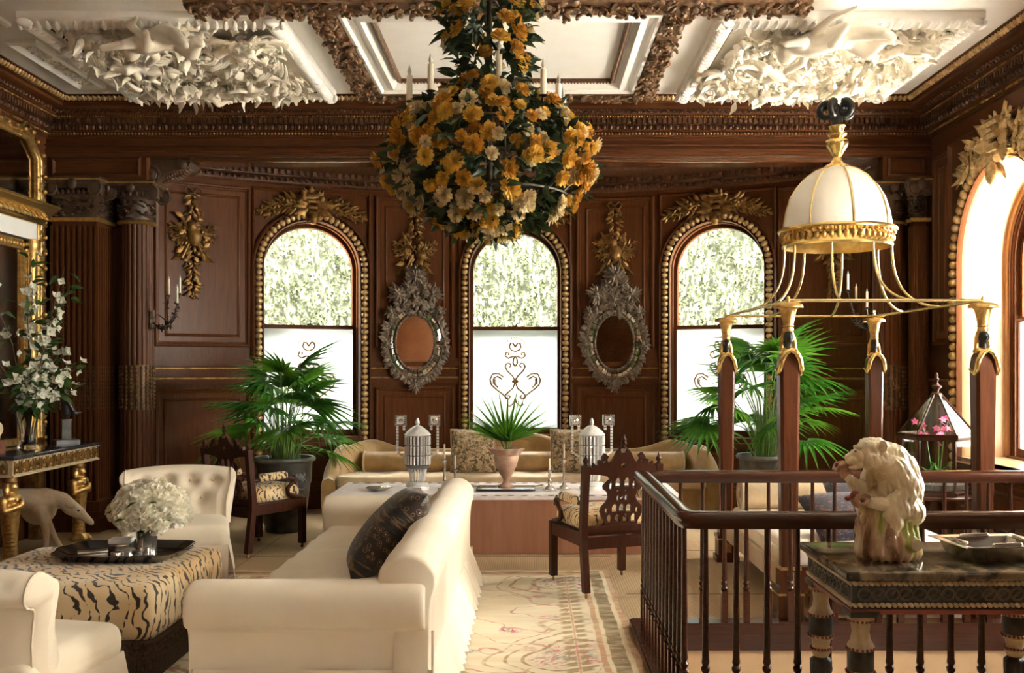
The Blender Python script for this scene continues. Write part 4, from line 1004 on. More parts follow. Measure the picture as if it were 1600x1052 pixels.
MB(fl).bb(.70,.84,0,.14,.0,1.90).build('side_pilaster', 'gilt_dark', t, 0)
mb = MB(fl)
pr = [(0,2.05),(.23,2.05),(.24,2.07),(.25,2.075),(.28,2.10),(.32,2.15),(.36,2.185),(.37,2.20),(.385,2.205),(.385,2.225),(0,2.225)]
mb.loft([[(u+(d*.30 if e else 0), d, z) for d, z in pr] for u, e in ((-1.3, 0), (.80, 1))]); mb.build('cornice', 'gold_bright', t, 40)
mb = MB(fl)
for i in range(20):
    u = -1.2+i*.102; mb.ell((0,0,0), (.040,.025,.075), TR(u, .305, 2.125, .75, .3), 8, 6)
mb.build('gadroons', 'gilt', t, 60)
# console table
CX, CY0, CY1, CZ = -4.16, 7.98, 9.62, .925
t = thing('console_table', 'gilt console table with dark marble top on Egyptian figure legs', 'table', (CX, (CY0+CY1)/2, 0))
W2 = (CY1-CY0)/2
rbox(MB(), -.66, .03, -W2, W2, CZ-.035, CZ, .012, n=2).build('marble_top', 'marble_black', t, 60)
MB().bb(-.64, .0, -W2+.03, W2-.03, CZ-.17, CZ-.045).bb(-.65, .012, -W2+.02, W2-.02, CZ-.048, CZ-.035).bb(-.65,.012,-W2+.02,W2-.02,CZ-.175,CZ-.16).build('apron', 'paint_ivory', t, 0)
mb = MB()
def arch_orn(M):
    mb.loft([[(a*math.cos(PI*k/10), dd, .03+b*math.sin(PI*k/10)*1.0) for k in range(11)]+[(-a,dd,-.045),(a,dd,-.045)][::1] for a, b, dd in ((.045,.05,0),(.045,.05,-.012),(.036,.04,-.012),(.036,.04,0))], closed=True, cap=False, M=M)
    for k in range(5): a = PI*(k+.5)/5; mb.ell((.016*math.cos(a), -.008, .0+.026*math.sin(a)), (.006,.008,.018), M @ TR(0,0,0,0,PI/2-a,0) if False else M, 6, 4)
    mb.ell((0,-.008,-.02), (.02,.01,.02), M, 8, 5)
for i in range(14): arch_orn(TR(.0, -W2+.085+i*(2*W2-.17)/13, CZ-.105, 0, 0, PI/2))
for i in range(5): arch_orn(TR(-.56+i*.12, -W2+.03, CZ-.105))
mb.build('arcade_ornament', 'gilt_dark', t, 50)
def herm():
    b = MB()
    b.lathe([(.075,.0),(.085,.03),(.075,.06)], 16)
    b.tube([(0,0,.05),(0,0,.20),(0,0,.38),(0,0,.50)], [.062,.058,.075,.085], 14, flat=.85)       # tapering wrapped body
    b.ell((0,0,.50), (.085,.075,.08)); b.ell((0,-.02,.56), (.10,.065,.05))                        # shoulders
    for s in (-1, 1): b.chain([(s*.095,-.0,.555),(s*.11,-.03,.47),(s*.02,-.095,.50)], [.034,.032,.024])
    b.ell((0,-.10,.515), (.03,.03,.045)); b.cap((0,0,.57), (0,-.01,.62), .032, .03); b.ell((0,-.015,.655), (.045,.052,.058))
    b.ell((0,.012,.66), (.062,.05,.065)); b.chain([(-.05,.005,.64),(-.06,-.02,.56)], [.025,.02]); b.chain([(.05,.005,.64),(.06,-.02,.56)], [.025,.02]); b.ell((0,-.066,.65), (.01,.012,.014))
    b.cap((-.04,-.06,.04), (-.04,-.09,.02), .028, .024); b.cap((.04,-.06,.04), (.04,-.09,.02), .028, .024)
    return organic(b, .008, 2, 'figure_leg')
hm = herm()
for y in (-W2+.20, W2-.20):
    l = mobj('figure_leg', hm, 'gilt', t, (-.11, y, 0), rot=(0, 0, PI/2-.15))
    MB().lathe([(.05,.69),(.06,.70),(.052,.73),(.075,.75)], 14).build('headdress', 'gilt_dark', l, 50)
    mb = MB()
    for i in range(9): mb.tube([(.066*math.cos(a), .055*math.sin(a), .10+.035*i) for a in [PI+PI*k/10 for k in range(11)]], .004, 4)
    mb.build('wrapping', 'gilt_dark', l, 60)
for y in (-W2+.12, W2-.12): MB().bb(-.60,-.50,y-.05,y+.05,0,CZ-.17).build('back_leg', 'gilt_dark', t, 0)
# greyhound under the console, head down
def hound():
    b = MB()
    b.chain([(-.42,0,.47),(-.20,0,.50),(.02,0,.475),(.12,0,.46)], [.105,.095,.115,.12]); b.ell((.08,0,.40), (.15,.095,.14)); b.ell((-.40,0,.44), (.12,.085,.11)); b.ell((-.15,0,.44),(.2,.07,.08))
    b.chain([(.12,0,.50),(.26,0,.47),(.33,0,.41)], [.09,.072,.065])
    b.chain([(.33,0,.40),(.40,0,.35)], [.07,.058]); b.chain([(.40,0,.35),(.50,0,.255)], [.05,.028]); b.ell((.505,0,.248),(.022,.018,.018))
    b.ell((.36,.055,.40), (.04,.012,.025)); b.ell((.36,-.055,.40), (.04,.012,.025))
    for s in (-1, 1):
        b.chain([(.10,s*.07,.40),(.14,s*.075,.27),(.17+.03*s,s*.075,.14),(.20+.06*s,s*.075,.03)], [.065,.045,.027,.022]); b.cap((.20+.06*s,s*.075,.025), (.27+.06*s,s*.075,.02), .025, .022)
        b.chain([(-.42,s*.07,.42),(-.36,s*.08,.30),(-.48,s*.08,.18),(-.45,s*.08,.03)], [.085,.06,.03,.022]); b.cap((-.45,s*.08,.025), (-.37,s*.08,.02), .026, .022)
    b.chain([(-.50,0,.46),(-.525,0,.34),(-.52,0,.22)], [.028,.02,.012])
    return organic(b, .012, 3, 'hound')
dg_ = thing('hound_statue', 'cream stone greyhound statue with lowered head beneath the console', 'statue', (-4.36, 8.66, 0), .42)
mobj('body', hound(), 'marble_cream', dg_, scale=1.0)
mb = MB()
for s in (-1, 1):
    mb.ell((.395,s*.056,.375), (.012,.006,.008), None, 8, 5)
mb.build('eyes', 'bronze_dark', dg_)['kind'] = 'stuff'
mb = MB()
for s in (-1, 1): mb.ell((0,0,0), (.05,.014,.026), TR(.325,s*.066,.425,0,.25,s*.25), 10, 6)
mb.build('ears', 'marble_cream', dg_)['kind'] = 'stuff'
# falcon statuette, small head
b = MB(); b.chain([(0,0,.05),(0,.0,.12),(0,-.02,.17)], [.035,.042,.028]); b.ell((0,-.03,.195), (.024,.028,.024)); b.cap((0,-.052,.19), (0,-.066,.18), .008, .003)
b.chain([(0,.02,.10),(0,.07,.05),(0,.12,.06)], [.035,.02,.006]); b.chain([(-.03,.01,.14),(-.035,.05,.07)], [.02,.012]); b.chain([(.03,.01,.14),(.035,.05,.07)], [.02,.012]); b.chain([(.015,0,.06),(.018,-.01,.01)], [.014,.008]); b.chain([(-.015,0,.06),(-.018,-.01,.01)], [.014,.008])
t = thing('bird_statuette', 'dark bronze bird on a grey stone pedestal on the console', 'statuette', (-4.36, 9.36, CZ), PI/2+.6)
mobj('bird', organic(b, .005, 2, 'bird'), 'bronze_dark', t, (0, 0, .22), rot=(0,0,PI), scale=1.15)
MB().bb(-.04,.04,-.04,.04,.03,.225).bb(-.045,.045,-.045,.045,.215,.225).build('pedestal', 'zinc', t, 0); MB().bb(-.13,.13,-.10,.10,0,.035).build('plinth', 'zinc_rim', t, 0)
t = thing('stone_head', 'small cream carved head on a red marble block', 'statuette', (-4.40, 8.22, CZ), .4)
b = MB(); b.ell((0,0,.13), (.042,.05,.055)); b.cap((0,0,.06), (0,0,.10), .022, .028); b.ell((.0,-.05,.125), (.01,.014,.016)); b.ell((0,-.03,.10), (.03,.03,.025))
mobj('head', organic(b, .006, 2, 'head'), 'marble_cream', t, (0,0,.055), scale=1.15); MB().bb(-.06,.06,-.06,.06,0,.115).build('block', 'marble_red', t, 0)
# crystal vase of dogwood
t = thing('crystal_vase', 'tall cut crystal vase full of flowering dogwood branches', 'vase', (-4.40, 8.72, CZ))
MB().lathe([(.078,0),(.082,.02),(.065,.05),(.062,.15),(.085,.27),(.105,.335),(.098,.335),(.078,.265),(.052,.15),(.05,.06),(.0,.055)], 40, None, False, 0, lambda k: 1+.025*math.cos(k*2*PI*14)).build('vase_body', 'crystal', t, 60)
fm = MB()
for k in range(4): blade(fm, .034, .036, -.25, .2, 3, TR(0,0,0,0,0,k*PI/2) @ TR(rx=.25), .55)
fm.ell((0,0,.006), (.008,.008,.008), None, 6, 4); fmesh = fm.mesh('flower', 40); fmesh.materials.append(MAT['petal_white'])
lm = MB(); blade(lm, .085, .044, .35, .25, 4, None, .75); lmesh = lm.mesh('leaf', 0); lmesh.materials.append(MAT['dogwood_leaf'])
br = MB(); nl = nf = 0
for i in range(28):
    a = rnd(-1.75, 1.75); sp = rnd(.12, .50); h = rnd(.65, 1.75); 
    if i % 3 == 0: h = rnd(.45, .8); sp = rnd(.25, .42)
    P = [Vector((.03*math.cos(a+2), .03*math.sin(a+2), .03)), Vector((.04*math.cos(a), .04*math.sin(a), .32)), Vector((sp*.45*math.cos(a), sp*.45*math.sin(a), .32+(h-.32)*.5)), Vector((sp*math.cos(a), sp*1.35*math.sin(a), h))]
    P[3].x = max(P[3].x, -.12)
    P[2].x = max(P[2].x, -.10)
    br.tube(P, [.006,.006,.004,.002], 5)
    for k in range(11):
        f = rnd(.0, 1.0); q = P[1].lerp(P[2], f*2) if f < .5 else P[2].lerp(P[3], f*2-1)
        d = Vector((rnd(-1,1), rnd(-1,1), rnd(-.4,.7))).normalized(); q = q+d*rnd(.01,.06)
        mobj('leaf', lmesh, None, t, q, rot=look_rot(d, rnd(-1,1)).to_euler(), scale=rnd(1.0, 1.6)); nl += 1
    for k in range(7):
        f = rnd(.15, 1.0); q = P[1].lerp(P[2], f*2) if f < .5 else P[2].lerp(P[3], f*2-1)
        d = Vector((rnd(-.2,1), rnd(-1,.3), rnd(-.2,1))).normalized(); q = q+d*rnd(.02,.07)
        mobj('flower', fmesh, None, t, q, rot=(Vector((0,0,1)).rotation_difference(d)).to_euler(), scale=rnd(1.15, 1.75)); nf += 1
br.build('branches', 'twig', t, 60)
# ---------------------------------------------------------------- floor coverings and seating
random.seed(61)
mb = MB(); mb.grid(lambda u, v: (RUG[0]+(RUG[1]-RUG[0])*u+.012*math.sin(v*40)*(u > .98), RUG[2]+(RUG[3]-RUG[2])*v+.008*math.sin(u*50)*(v > .98), .012+.004*math.sin(u*30)*math.sin(v*25)*(abs(u-.5) > .45)), 60, 60)
tag(mb.build('floral_rug', 'rug', None, 60), 'worn cream floral rug with brown and orange striped border', 'rug')
mb = MB()
for x, y0, y1 in ((-2.4, 8.0, 10.3), (2.3, 6.3, 10.3)): mb.bb(x-.002, x+.002, y0, y1, 0, .002)
for y, x0, x1 in ((8.62, -4, 0.7), (8.9, 1.4, 3.9), (7.2, .7, 3.9)): mb.bb(x0, x1, y-.003, y+.003, 0, .002)
mb.build('carpet_seam', 'twig', floor, 0)
# --- long white sofa seen end-on (back towards the right)
# local frame: length along y, back at +x, open side at -x
SFX, SFY, SFL = -.44, 6.12, 1.56
t = thing('cream_sofa', 'long cream upholstered sofa with rolled arms and pleated skirt', 'sofa', (SFX, SFY, .017))
def extr(prof, y0, y1, r=.03, n=24, M=None, wob=0):
    """profile in (x,z) lofted along y with softened ends"""
    cx = sum(p[0] for p in prof)/len(prof); cz = sum(p[1] for p in prof)/len(prof); rings = []
    st = [(y0, .90), (y0+r*.15, .955), (y0+r*.5, .985), (y0+r, 1)]+[(y0+r+(y1-y0-2*r)*k/n, 1) for k in range(1, n)]+[(y1-r, 1), (y1-r*.5, .985), (y1-r*.15, .955), (y1, .90)]
    for i, (y, s) in enumerate(st):
        w = wob*math.sin(y*9)+wob*.6*math.sin(y*23)
        sc = lambda p: (cx+(p[0]-cx)*s if s < 1 else p[0], y, (cz+(p[1]-cz)*s if s < 1 else p[1])+w*(p[1] > .5))
        rings.append([sc(p) for p in prof])
    return MB().loft(rings, True, True, M)
def smooth_loop(P, n=3):
    for _ in range(n):
        Q = []
        for i in range(len(P)):
            a, b = Vector(P[i]), Vector(P[(i+1) % len(P)]); Q += [tuple(a*.75+b*.25), tuple(a*.25+b*.75)]
        P = Q
    return P
back = smooth_loop([(-.02,.10),(-.02,.30),(-.015,.56),(.01,.62),(.01,.70),(-.06,.77),(-.17,.775),(-.255,.71),(-.265,.63),(-.20,.575),(-.17,.50),(-.19,.30),(-.19,.10)], 2)
extr(back, -SFL+.0, SFL, .05, 30, None, .004).build('backrest', 'cream', t, 70)
arm = smooth_loop([(.12,.12),(.12,.38),(.11,.44),(.16,.47),(.17,.55),(.12,.63),(.02,.645),(-.07,.61),(-.095,.53),(-.05,.45),(-.02,.44),(-.02,.12)], 2)
Ma = Matrix(((0,1,0,0),(-1,0,0,0),(0,0,1,0),(0,0,0,1)))      # profile x -> -y, length -> x
for s in (-1, 1):
    A = smooth_loop([(s*p[0], p[1]) for p in [(-.02,.10),(-.02,.42),(.05,.44),(.075,.50),(.07,.58),(.02,.64),(-.09,.645),(-.17,.60),(-.18,.53),(-.13,.47),(-.12,.42),(-.12,.10)]], 2)
    extr(A, -1.13, -.04, .045, 14, Matrix(((0,1,0,0),(1,0,0,s*SFL),(0,0,1,0),(0,0,0,1)))).build('arm', 'cream', t, 70)
mb = MB(); rbox(mb, -1.10, -.14, -SFL+.10, SFL-.10, .27, .415, .05, crown=.02, n=22); mo = mb.build('seat_cushion', 'cream', t, 180); weld(mo.data)
for v in mo.data.vertices:
    if v.co.z > .40: v.co.z += .008*math.sin(v.co.y*19+math.sin(v.co.x*6)*1.3)+.005*math.sin(v.co.y*43+v.co.x*5)
MB().bb(-1.08, -.02, -SFL+.03, SFL-.03, .05, .30).build('seat_base', 'cream', t, 0)
def skirt(mb, p0, p1, z0, z1, flare, n, amp, out):
    """pleated skirt between two floor points, out = outward normal"""
    p0, p1, out = Vector(p0), Vector(p1), Vector(out); m = n*6
    rings = []
    for z, k in ((z1, 0), ((z0+z1)/2, .55), (z0, 1)):
        rings.append([tuple(Vector((*(p0.lerp(p1, i/m)+out*(flare*k+amp*k*math.sin(i/m*n*2*PI)+amp*.5*k*math.sin(i/m*n*3.3*PI))), z))) for i in range(m+1)])
    mb.loft(rings, closed=False, cap=False)
mb = MB(); skirt(mb, (-.03,-SFL), (-.03,SFL), .012, .26, .10, 26, .020, (1,0)); skirt(mb, (-1.10,-SFL+.0), (0,-SFL+.0), .012, .24, .0, 3, .006, (0,-1)); skirt(mb, (-1.11,-SFL), (-1.11,SFL), .012, .24, .02, 12, .008, (-1,0)); skirt(mb, (-1.10,SFL), (0,SFL), .012, .24, .01, 3, .006, (0,1))
mb.build('pleated_skirt', 'cream', t, 70)
mb = MB().tube([(-.005,-SFL-.003,.02),(-.005,-SFL-.003,.42)], .007, 6); mb.build('corner_piping', 'piping', t)
# dark batik pillow leaning on the sofa back
pm = cushion(.64, .66, .27, 18, .36, .05)
p = pm.build('batik_pillow', 'batik', None, 180); weld(p.data)
ay = Vector((-.10, 1, .02)).normalized(); ax = Vector((.66, .16, .74)).normalized(); az = ax.cross(ay).normalized(); ay = az.cross(ax)
M = Matrix((ax, ay, az)).transposed().to_4x4(); M.translation = Vector((-.845, 5.93, .665)); p.matrix_world = M
tag(p, 'dark patterned square pillow leaning on the cream sofa back', 'pillow')
# --- tiger ottoman
OX0, OX1, OY0, OY1 = -3.19, -1.97, 5.22, 6.44
t = thing('tiger_ottoman', 'large square tiger-striped ottoman with dark woven fringe', 'ottoman', ((OX0+OX1)/2, (OY0+OY1)/2, .017))
w = .61
mb = MB(); rbox(mb, -w, w, -w, w, .17, .47, .075, crown=.02, n=8); o = mb.build('upholstery', 'tiger', t, 180); weld(o.data)
mb = MB(); rbox(mb, -w-.012, w+.012, -w-.012, w+.012, .0, .185, .03, n=3); o = mb.build('fringe', 'fringe', t, 180); weld(o.data)
mb = MB()
for k in range(4):
    for i in range(40):
        for j in range(3): mb.ell((-w+2*w*(i+.5+.5*(j % 2))/40.5, -w-.014, .175-j*.028), (.013,.010,.012), TR(rz=k*PI/2), 5, 3)
    for i in range(60): mb.box(-w+2*w*(i+.5)/60, -w-.016, .05, .012, .012, .095, TR(rz=k*PI/2))
o = mb.build('tassels', 'fringe', t, 60); o['kind'] = 'stuff'
# black lacquer tray with shaped rim
TX, TY, TZ = -2.43, 5.98, .508
def tray_pt(k, s, dz): 
    a = 2*PI*k; c = abs(math.cos(a)); sn = abs(math.sin(a)); r = 1/((c**3.2+sn**3.2)**(1/3.2)); r *= 1+.035*math.cos(8*a)
    return (.38*r*s*math.cos(a), .27*r*s*math.sin(a), dz)
mb = MB(); mb.loft([[tray_pt(k/72, s, z) for k in range(72)] for s, z in ((.02,.012),(.80,.012),(.86,.016),(1.0,.05),(1.03,.052),(1.03,.047),(.99,.042),(.86,.004),(.02,.0))], True, False)
tag(mb.build('lacquer_tray', 'lacquer', None, 60, (TX, TY, TZ)), 'black lacquer tray with scalloped rim on the tiger ottoman', 'tray')
zt = TZ+.012
# silver beaker of peonies
bq = thing('peony_bouquet', 'silver beaker holding a dome of white peonies', 'bouquet', (-2.30, 5.98, zt))
MB().lathe([(.058,0),(.06,.005),(.056,.012),(.062,.13),(.065,.135),(.060,.135),(.052,.02),(.01,.015)], 28, None, False).build('beaker', 'silver', bq, 60)
def peony(seed):
    rs = random.Random(seed); mb = MB(); mb.ell((0,0,0), (.055,.055,.048), None, 14, 10)
    for i in range(150):
        zc = 1-1.8*(i+.5)/150; a = i*2.39996; r = math.sqrt(max(0, 1-zc*zc)); d = Vector((r*math.cos(a), r*math.sin(a), zc))
        L = rs.uniform(.020, .030); M = Matrix.Translation(d*.055) @ look_rot((d+Vector((rs.uniform(-.5,.5), rs.uniform(-.5,.5), rs.uniform(-.1,.7)))).normalized(), rs.uniform(-3,3)) 
        vs, fs = [], []
        for j in range(4):
            for k in range(5):
                u = k/4*2-1; v = j/3; ww = (.5+.7*v)*L*.62
                vs.append((u*ww, v*L*(1-.25*u*u), .35*L*(u*u)*v-.12*L*v*v+rs.uniform(-.003,.003)*v*1.5))
        for j in range(3):
            for k in range(4): fs.append((j*5+k, j*5+k+1, j*5+k+6, j*5+k+5))
        mb.add(vs, fs, M)
    me = mb.mesh('peony_head', 80); me.materials.append(MAT['petal_peony']); return me
pms = [peony(i) for i in range(3)]
heads = []
for i in range(24):
    zc = 1-1.25*(i+.5)/24; a = i*2.39996+.3; r = math.sqrt(max(0, 1-zc*zc)); d = Vector((r*math.cos(a), r*math.sin(a), zc))
    c = Vector((.02, 0, .245))+Vector((d.x*.165, d.y*.15, d.z*.125))
    mobj('peony', pms[i % 3], None, bq, c, rot=(rnd(-.3,.3)+d.y*-.6, d.x*.6, rnd(0,6.28)), scale=rnd(.95,1.2)); heads.append(c)
gl = MB(); 
for i, (dx, dy, dz) in enumerate(((.14,-.20,.33),(.19,-.16,.22),(-.05,-.23,.24),(.02,-.23,.34),(-.18,-.12,.26),(.08,-.22,.15))): blade(gl, .07, .034, .3, .2, 4, TR(dx*.98, dy*.9, dz, rnd(-.3,.6), rnd(-.5,.5), rnd(2,4.5)))
for c in heads[::2]: gl.tube([(c.x*.15, c.y*.15, .03), (c.x*.4, c.y*.4, .14), tuple(c)], .004, 5)
gl.build('stems_and_leaves', 'dogwood_leaf', bq, 0)
# small boxes on the tray
def tray_box(name, label, x, y, shape, m1, m2, rz=0):
    t = thing(name, label, 'box', (x, y, zt), rz); shape(t, m1, m2)
def sq(wx, wy, h):
    def f(t, a, b): rbox(MB(), -wx/2, wx/2, -wy/2, wy/2, 0, h*.66, .004, n=1).build('box_body', a, t, 50); rbox(MB(), -wx/2-.003, wx/2+.003, -wy/2-.003, wy/2+.003, h*.68, h, .005, n=1).build('lid', b, t, 50)
    return f
def rd(r, h):
    def f(t, a, b): MB().lathe([(r,0),(r,h*.7)], 24).build('box_body', a, t, 40); MB().lathe([(r*1.05,h*.7),(r*1.05,h*.92),(r*.95,h),(r*.1,h*1.02)], 24).build('lid', b, t, 40)
    return f
tray_box('oblong_box', 'oblong silver box with ribbed lid, at the left of the tray', -2.56, 5.83, sq(.16,.075,.05), 'silver', 'silver_old', .45)
tray_box('mirrored_box', 'square mirrored box with pale lid, at the back of the tray', -2.47, 6.02, sq(.12,.10,.09), 'silver', 'paper_white', .1)
tray_box('round_box', 'round silver box with flat lid, beside the beaker', -2.39, 5.88, rd(.055,.05), 'silver', 'silver_old')
tray_box('votive_pot', 'small fluted silver pot at the front of the tray', -2.40, 5.77, rd(.028,.05), 'silver_old', 'silver')
tray_box('pill_box', 'small silver pot nearest the right of the tray', -2.29, 5.80, rd(.026,.052), 'silver', 'bronze_dark')
# --- tufted slipper chairs
def slipper(t, tuft=True):
    """local: faces -y, floor at 0"""
    mb = MB(); rbox(mb, -.39, .39, -.46, .30, .24, .42, .07, crown=.03, n=8); o = mb.build('seat', 'cream', t, 180); weld(o.data)
    mb = MB()
    for p0, p1, out in (((-.38,-.45),(.38,-.45),(0,-1)), ((.38,-.45),(.38,.30),(1,0)), ((.38,.30),(-.38,.30),(0,1)), ((-.38,.30),(-.38,-.45),(-1,0))): skirt(mb, p0, p1, .012, .28, .05, 2, .004, out)
    mb.build('skirt', 'cream', t, 60)
    MB().bb(-.36,.36,-.43,.28,.05,.28).build('seat_base', 'cream', t, 0)
    pr = [(.12,.36),(.14,.44),(.175,.56),(.205,.66),(.225,.73),(.255,.79),(.315,.825),(.385,.80),(.415,.735),(.39,.68),(.335,.655),(.31,.60),(.30,.45),(.29,.30)]
    P = [Vector((a, b)) for a, b in pr]; NP = len(P); NX = 40
    def fn(u, v):
        s = 2*u-1; k = v*(NP-1); i = min(NP-2, int(k)); f = k-i
        q = P[i].lerp(P[i+1], f)
        if 0 < i < NP-2:
            a, b, c, d = P[i-1], P[i], P[i+1], P[i+2]; q = .5*((2*b)+(c-a)*f+(2*a-5*b+4*c-d)*f*f+(3*b-a-3*c+d)*f**3)
        wid = .40+.045*sm((q.y-.5)/.25)
        x = s*wid; bow = -.085*s*s*abs(s)
        y, z = q.x+bow, q.y-.035*s*s*sm((q.y-.6)/.2)
        e = abs(s)
        if e > .9:
            h = 1-math.sqrt(max(0, 1-((e-.9)/.1)**2)); cy, cz = .265+bow, (q.y if q.y < .62 else .72)
            y += (cy-y)*h*.8; z += (cz-z)*h*.5*(q.y > .62)
        if tuft and v < .62 and e < .8:
            tz = .0
            g = 0
            for bz, offs in ((.56, (-.42, 0, .42)), (.70, (-.62, -.21, .21, .62))):
                for bx in offs: g += math.exp(-(((s-bx)*.40/.055)**2+((q.y-bz)/.05)**2))
            puff = .022*math.cos(s*PI*2.4)*0
            y += .062*g-.016*(1-min(1, g))
            # channels below the buttons
            if q.y < .56: y += .012*max(0, math.cos((s/.42)*2*PI))**8*sm((.56-q.y)/.03)
        return (x, y, z)
    mb = MB(); mb.grid(fn, NX, 44)
    for u in (0, 1): mb.add([fn(u, k/44) for k in range(45)], [tuple(range(45))])
    o = mb.build('backrest', 'cream', t, 180)
    rings = []
    bt = MB()
    for bz, offs in ((.56, (-.42, 0, .42)), (.70, (-.62, -.21, .21, .62))):
        for bx in offs:
            y = .175+(.033 if bz > .6 else 0)-.085*bx*bx*abs(bx)+.052
            bt.ell((bx*.42, y, bz), (.013,.008,.013), None, 8, 5)
    bt.build('buttons', 'piping', t, 60)
    for s in (-1, 1): MB().tube([fn(.5+s*.455, k/30) for k in range(0, 31)], .006, 6).build('piping', 'piping', t)
t = thing('slipper_chair', 'cream button-backed slipper chair behind the peony bouquet', 'chair', (-2.78, 7.86, .017), .30); slipper(t)
t = thing('slipper_chair', 'cream slipper chair seen from behind, nearest at the lower left', 'chair', (-2.36, 4.33, .017), PI-.12); slipper(t)
# --- gothic armchairs with tiger cushions; local: faces +y
def gothic(t):
    hw, hd = .285, .29
    for sx in (-1, 1):
        l = MB().loft([[(sx*hw+a*.024, -hd+y+b*.026, z) for a, b in ((-1,-1),(1,-1),(1,1),(-1,1))] for y, z in ((-.05,.045),(0,.40),(-.0,.50),(-.045,.93))]).build('back_post', 'wood_furn', t, 0)
        MB().lathe([(.020,.93),(.024,.935),(.012,.945),(.020,.96),(.022,.972),(.012,.985),(.006,1.0),(.003,1.012)], 10, TR(sx*hw, -hd-.045, 0)).build('finial', 'wood_furn', l, 50)
        MB().loft([[(sx*hw+a*.026, hd+y+b*.026, z) for a, b in ((-1,-1),(1,-1),(1,1),(-1,1))] for y, z in ((0,.045),(0,.46))]).build('front_leg', 'wood_furn', t, 0)
        for y, nm in ((-hd-.05, 'caster'), (hd, 'caster')):
            MB().lathe([(.012,.05),(.012,.035)], 8, TR(sx*hw, y, 0)).ell((sx*hw, y, .018), (.010,.018,.018), None, 10, 6).build('caster', 'gilt_dark', t, 50)
        MB().bb(sx*hw-.022, sx*hw+.022, -hd, hd, .36, .45).build('side_rail', 'wood_furn', t, 0)
        # arm: scroll and curved support
        A = MB(); A.tube([(sx*(hw+.0), -hd-.01, .66), (sx*(hw+.015), -.12, .665), (sx*(hw+.02), .08, .655), (sx*(hw+.02), .15, .64), (sx*(hw+.02), .185, .60)], .020, 8, flat=1.0)
        volute(A, sx*(hw+.02), .165, .628, .034, -1, 'x', .05)
        A.tube([(sx*(hw+.02), .16, .61), (sx*(hw+.02), .09, .56), (sx*(hw+.01), .11, .51), (sx*hw, .20, .475), (sx*hw, .27, .465), (sx*hw, hd, .45)], [.018,.018,.02,.022,.02,.022], 8)
        a = A.build('arm', 'wood_furn', t, 50)
        pd = MB(); rbox(pd, sx*(hw+.012)-.036, sx*(hw+.012)+.036, -.24, .09, .645, .715, .03, n=3); o = pd.build('arm_pad', 'tiger_small', a, 180); weld(o.data)
    MB().bb(-hw, hw, hd-.024, hd+.024, .36, .45).build('front_rail', 'wood_furn', t, 0); MB().bb(-hw, hw, -hd-.022, -hd+.022, .34, .42).build('back_rail', 'wood_furn', t, 0)
    MB().bb(-hw, hw, -hd-.02, -hd+.018, .455, .50).build('lower_rail', 'wood_furn', t, 0)
    MB().bb(-hw, hw, -hd, hd, .43, .455).build('seat_frame', 'wood_furn', t, 0)
    c = MB(); rbox(c, -hw+.01, hw-.01, -hd+.05, hd+.0, .45, .57, .055, crown=.04, n=7); o = c.build('seat_cushion', 'tiger_small', t, 180); weld(o.data)
    # crest rail and pierced splat, leaning back
    ML = Matrix.Translation((0, -hd-.004, .50)) @ Matrix.Rotation(.10, 4, 'X')
    def mir(h): return h+[(-x, z) for x, z in reversed(h) if abs(x) > 1e-6]
    def qf(cx, cz, r): return [(cx+r*(1+.35*math.cos(4*a))*math.cos(a), cz+r*(1+.35*math.cos(4*a))*math.sin(a)) for a in [2*PI*k/20 for k in range(20)]]
    crest = mir([(0,.52),(.022,.525),(.03,.545),(.018,.56),(.05,.53),(.085,.465),(.115,.445),(.13,.475),(.118,.50),(.145,.52),(.168,.49),(.165,.455),(.178,.475),(.195,.47),(.192,.435),(.215,.44),(.232,.455),(.235,.42),(.262,.43),(.275,.40),(.275,.375),(.20,.37),(.14,.36),(.10,.35),(0,.35)])
    MB().prism([crest, qf(0, .435, .017), qf(.145, .46, .011), qf(-.145, .46, .011)], .032, ML).build('crest_rail', 'wood_furn', t, 0)
    MB().lathe([(.014,.55),(.024,.558),(.012,.57),(.022,.59),(.014,.605),(.020,.615),(.008,.63),(.004,.65)], 10, ML).build('finial', 'wood_furn', t, 50)
    outl = mir([(0,.36),(.115,.36),(.10,.33),(.125,.31),(.15,.285),(.145,.26),(.115,.24),(.105,.20),(.12,.17),(.155,.135),(.165,.10),(.15,.06),(.13,.03),(.13,.0),(0,.0)])
    def lancet(cx, z0, w, h): return [(cx-w,z0),(cx+w,z0),(cx+w,z0+h*.62),(cx+w*.55,z0+h*.86),(cx,z0+h),(cx-w*.55,z0+h*.86),(cx-w,z0+h*.62)]
    holes = [lancet(x, .022, .020, .062) for x in (-.095,-.032,.032,.095)]+[lancet(-.055,.095,.022,.062), lancet(.055,.095,.022,.062), lancet(0,.10,.02,.058)]+[lancet(-.12,.09,.012,.04), lancet(.12,.09,.012,.04)]+[qf(0,.195,.014)]
    holes += [lancet(x, .275, .022, .072) for x in (-.035,.035)]+[qf(-.032,.248,.010), qf(.032,.248,.010), lancet(-.032,.178,.012,.045), lancet(.032,.178,.012,.045), lancet(-.09,.262,.013,.06), lancet(.09,.262,.013,.06)]
    MB().prism([outl]+holes, .026, ML).build('pierced_splat', 'wood_furn', t, 0)
t = thing('gothic_armchair', 'carved gothic armchair with tiger seat beside the left palm pot', 'chair', (-2.37+.285*-math.cos(.575)+.30*math.sin(.575)-.02, 8.55+.285*math.sin(.575)+.30*math.cos(.575), 0), -.575); gothic(t)
gf = math.radians(20)
t = thing('gothic_armchair', 'carved gothic armchair with tiger seat at the stair railing', 'chair', (.39+.285*math.cos(gf)-.33*math.sin(gf), 6.98+.285*math.sin(gf)+.33*math.cos(gf), .017), gf); gothic(t)
